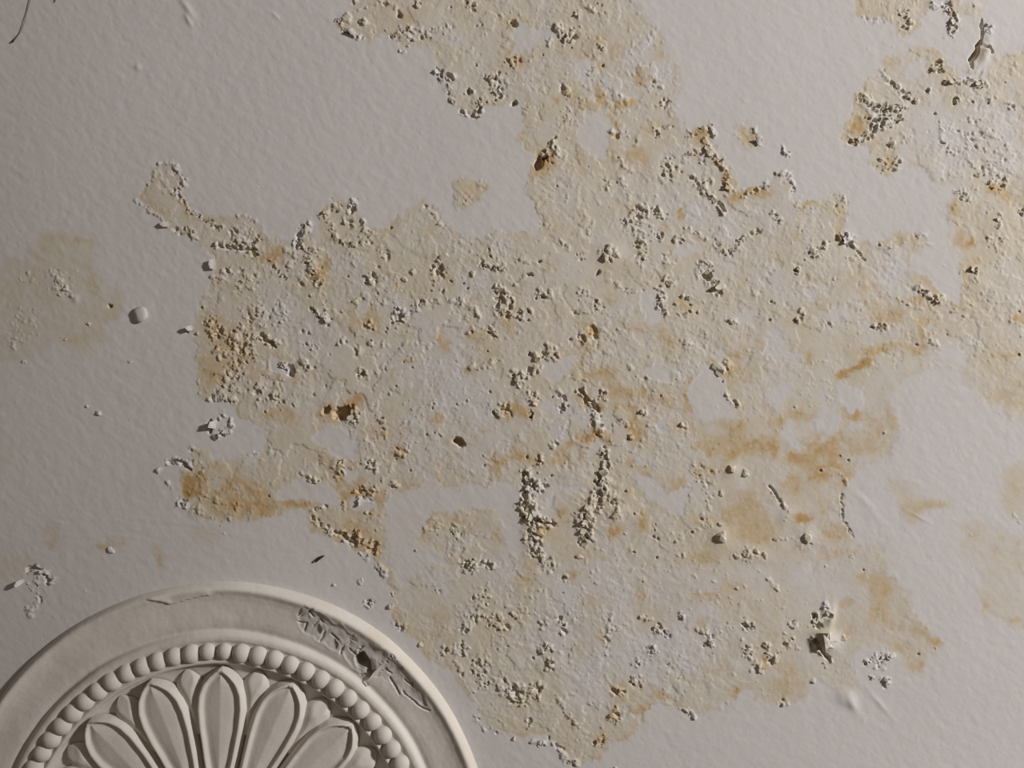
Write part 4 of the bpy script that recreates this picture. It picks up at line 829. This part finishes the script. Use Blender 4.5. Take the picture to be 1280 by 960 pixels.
# dark splinter
def tube_mesh(name, pts, rad, mat, n=6):
    v, f = [], []
    P3 = [Vector(p) for p in pts]
    for i, p in enumerate(P3):
        t = (P3[min(i + 1, len(P3) - 1)] - P3[max(i - 1, 0)]).normalized()
        a = t.cross(Vector((0, 0, 1))).normalized(); b_ = t.cross(a)
        r = rad[i] if isinstance(rad, (list, tuple)) else rad
        for k in range(n):
            q = 2 * math.pi * k / n; c = p + r * (math.cos(q) * a + math.sin(q) * b_); v.append(tuple(c))
    for i in range(len(P3) - 1):
        for k in range(n):
            k2 = (k + 1) % n; f.append((i * n + k, i * n + k2, (i + 1) * n + k2, (i + 1) * n + k))
    f.append(tuple(range(n))); f.append(tuple(range((len(P3) - 1) * n, len(P3) * n)))
    return mesh_from(name, v, f, mat, True)
sp = [(-5.5,4.5),(-3.5,2.2),(-1,0.2),(2,-2),(5.5,-3.8)]
top('dark_splinter', tube_mesh('dark_splinter', [(x * S, y * S, 0) for x, y in sp], [0.7 * S, 1.5 * S, 1.6 * S, 1.5 * S, 0.8 * S], M_DARK), 400, 698, 1.5, 'short dark splinter lying on smooth white paint above the rose moulding', 'splinter')
web = [(24,-44),(14,-30),(9,-12),(5,4),(0,15),(-5,22),(-10,27)]
top('cobweb_strand', tube_mesh('cobweb_strand', [(x * S, y * S, -0.5 * S * (i % 2)) for i, (x, y) in enumerate(web)], [0.35 * S] * 5 + [0.5 * S, 1.2 * S], M_WEB), 26, 26, 1.2, 'fine dark cobweb strand with a knotted end on clean paint', 'cobweb')
wb2 = [(1,-22),(0.5,-10),(0,0),(-0.5,3)]
top('cobweb_strand', tube_mesh('cobweb_strand', [(x * S, y * S, 0) for x, y in wb2], [0.4 * S] * 4, M_WEB), 70, 0, 1.2, 'very short straight cobweb thread on clean paint', 'cobweb')

# larger torn flakes hanging from the ceiling
def curl_flake(name, outline, lift, px, py, mat, label, thick=0.7, h0=0.6):
    """outline in px round (px,py); lift(x,y) = stand-off in px"""
    n = len(outline); cx = sum(p[0] for p in outline) / n; cy = sum(p[1] for p in outline) / n
    rings = (0.5, 1.0); v = []; f = []
    for sd_ in (0, 1):
        v.append((cx * S, cy * S, -(lift(cx, cy) - thick * sd_) * S))
        for q in rings:
            for x, y in outline:
                xx, yy = cx + (x - cx) * q, cy + (y - cy) * q; v.append((xx * S, yy * S, -(lift(xx, yy) - thick * sd_) * S))
    m = 1 + 2 * n
    for sd_ in (0, 1):
        o = sd_ * m
        for k in range(n):
            k2 = (k + 1) % n; f += [(o, o + 1 + k, o + 1 + k2), (o + 1 + k, o + 1 + n + k, o + 1 + n + k2, o + 1 + k2)]
    for k in range(n):
        k2 = (k + 1) % n; f.append((1 + n + k, m + 1 + n + k, m + 1 + n + k2, 1 + n + k2))
    return top(name, mesh_from(name, v, f, mat), px, py, h0, label, 'paint flake')
curl_flake('torn_paint_flake', [(-8,-7),(-3,-5),(-1,-12),(4,-8),(13,3),(6,5),(8,11),(1,9),(-5,12),(-6,4)], lambda x, y: 4.2 + 6.5 * sstep(13, -7, x) + 0.8 * math.sin(0.9 * y), 1033, 797, M_WHITE, 'white curled paint flake jutting from the torn blister in the lower stain')
curl_flake('torn_paint_flake', [(-5,3),(-3,-2),(1,-4),(4,-3),(3,0),(0,3),(-3,5)], lambda x, y: 3 + 7 * sstep(4, -5, x), 29, 727, M_WHITE, 'small paint flake hanging beside a chipped patch near the rose edge')
curl_flake('torn_paint_flake', [(-3,-6),(2,-7),(4,-1),(3,6),(-2,5),(-4,0)], lambda x, y: 0.9 + 2.6 * sstep(4, -4, x), 266, 331, M_WHITE, 'upright oval paint flake on the left edge of the large stain')
curl_flake('torn_paint_flake', [(-3,0),(-1,-3),(3,-4),(7,-1),(4,2),(0,3)], lambda x, y: 1.0 + 4.5 * sstep(6, -3, x), 237, 411, M_WHITE, 'paint flake jutting out over clean paint at the large stain left border')
curl_flake('torn_paint_flake', [(-4,3),(-2,-4),(4,-6),(7,0),(4,5)], lambda x, y: 2 + 6 * sstep(6, -4, x), 267, 531, M_WHITE, 'paint flake curling from the small ring of broken paint below the stain')
curl_flake('torn_paint_flake', [(-6,1),(-2,-3),(4,-2),(9,0),(5,4),(-2,4)], lambda x, y: 0.8 + 2.6 * sstep(8, -5, x), 207, 280, M_WHITE, 'paint flake on the lower rim of the narrow bare tongue')
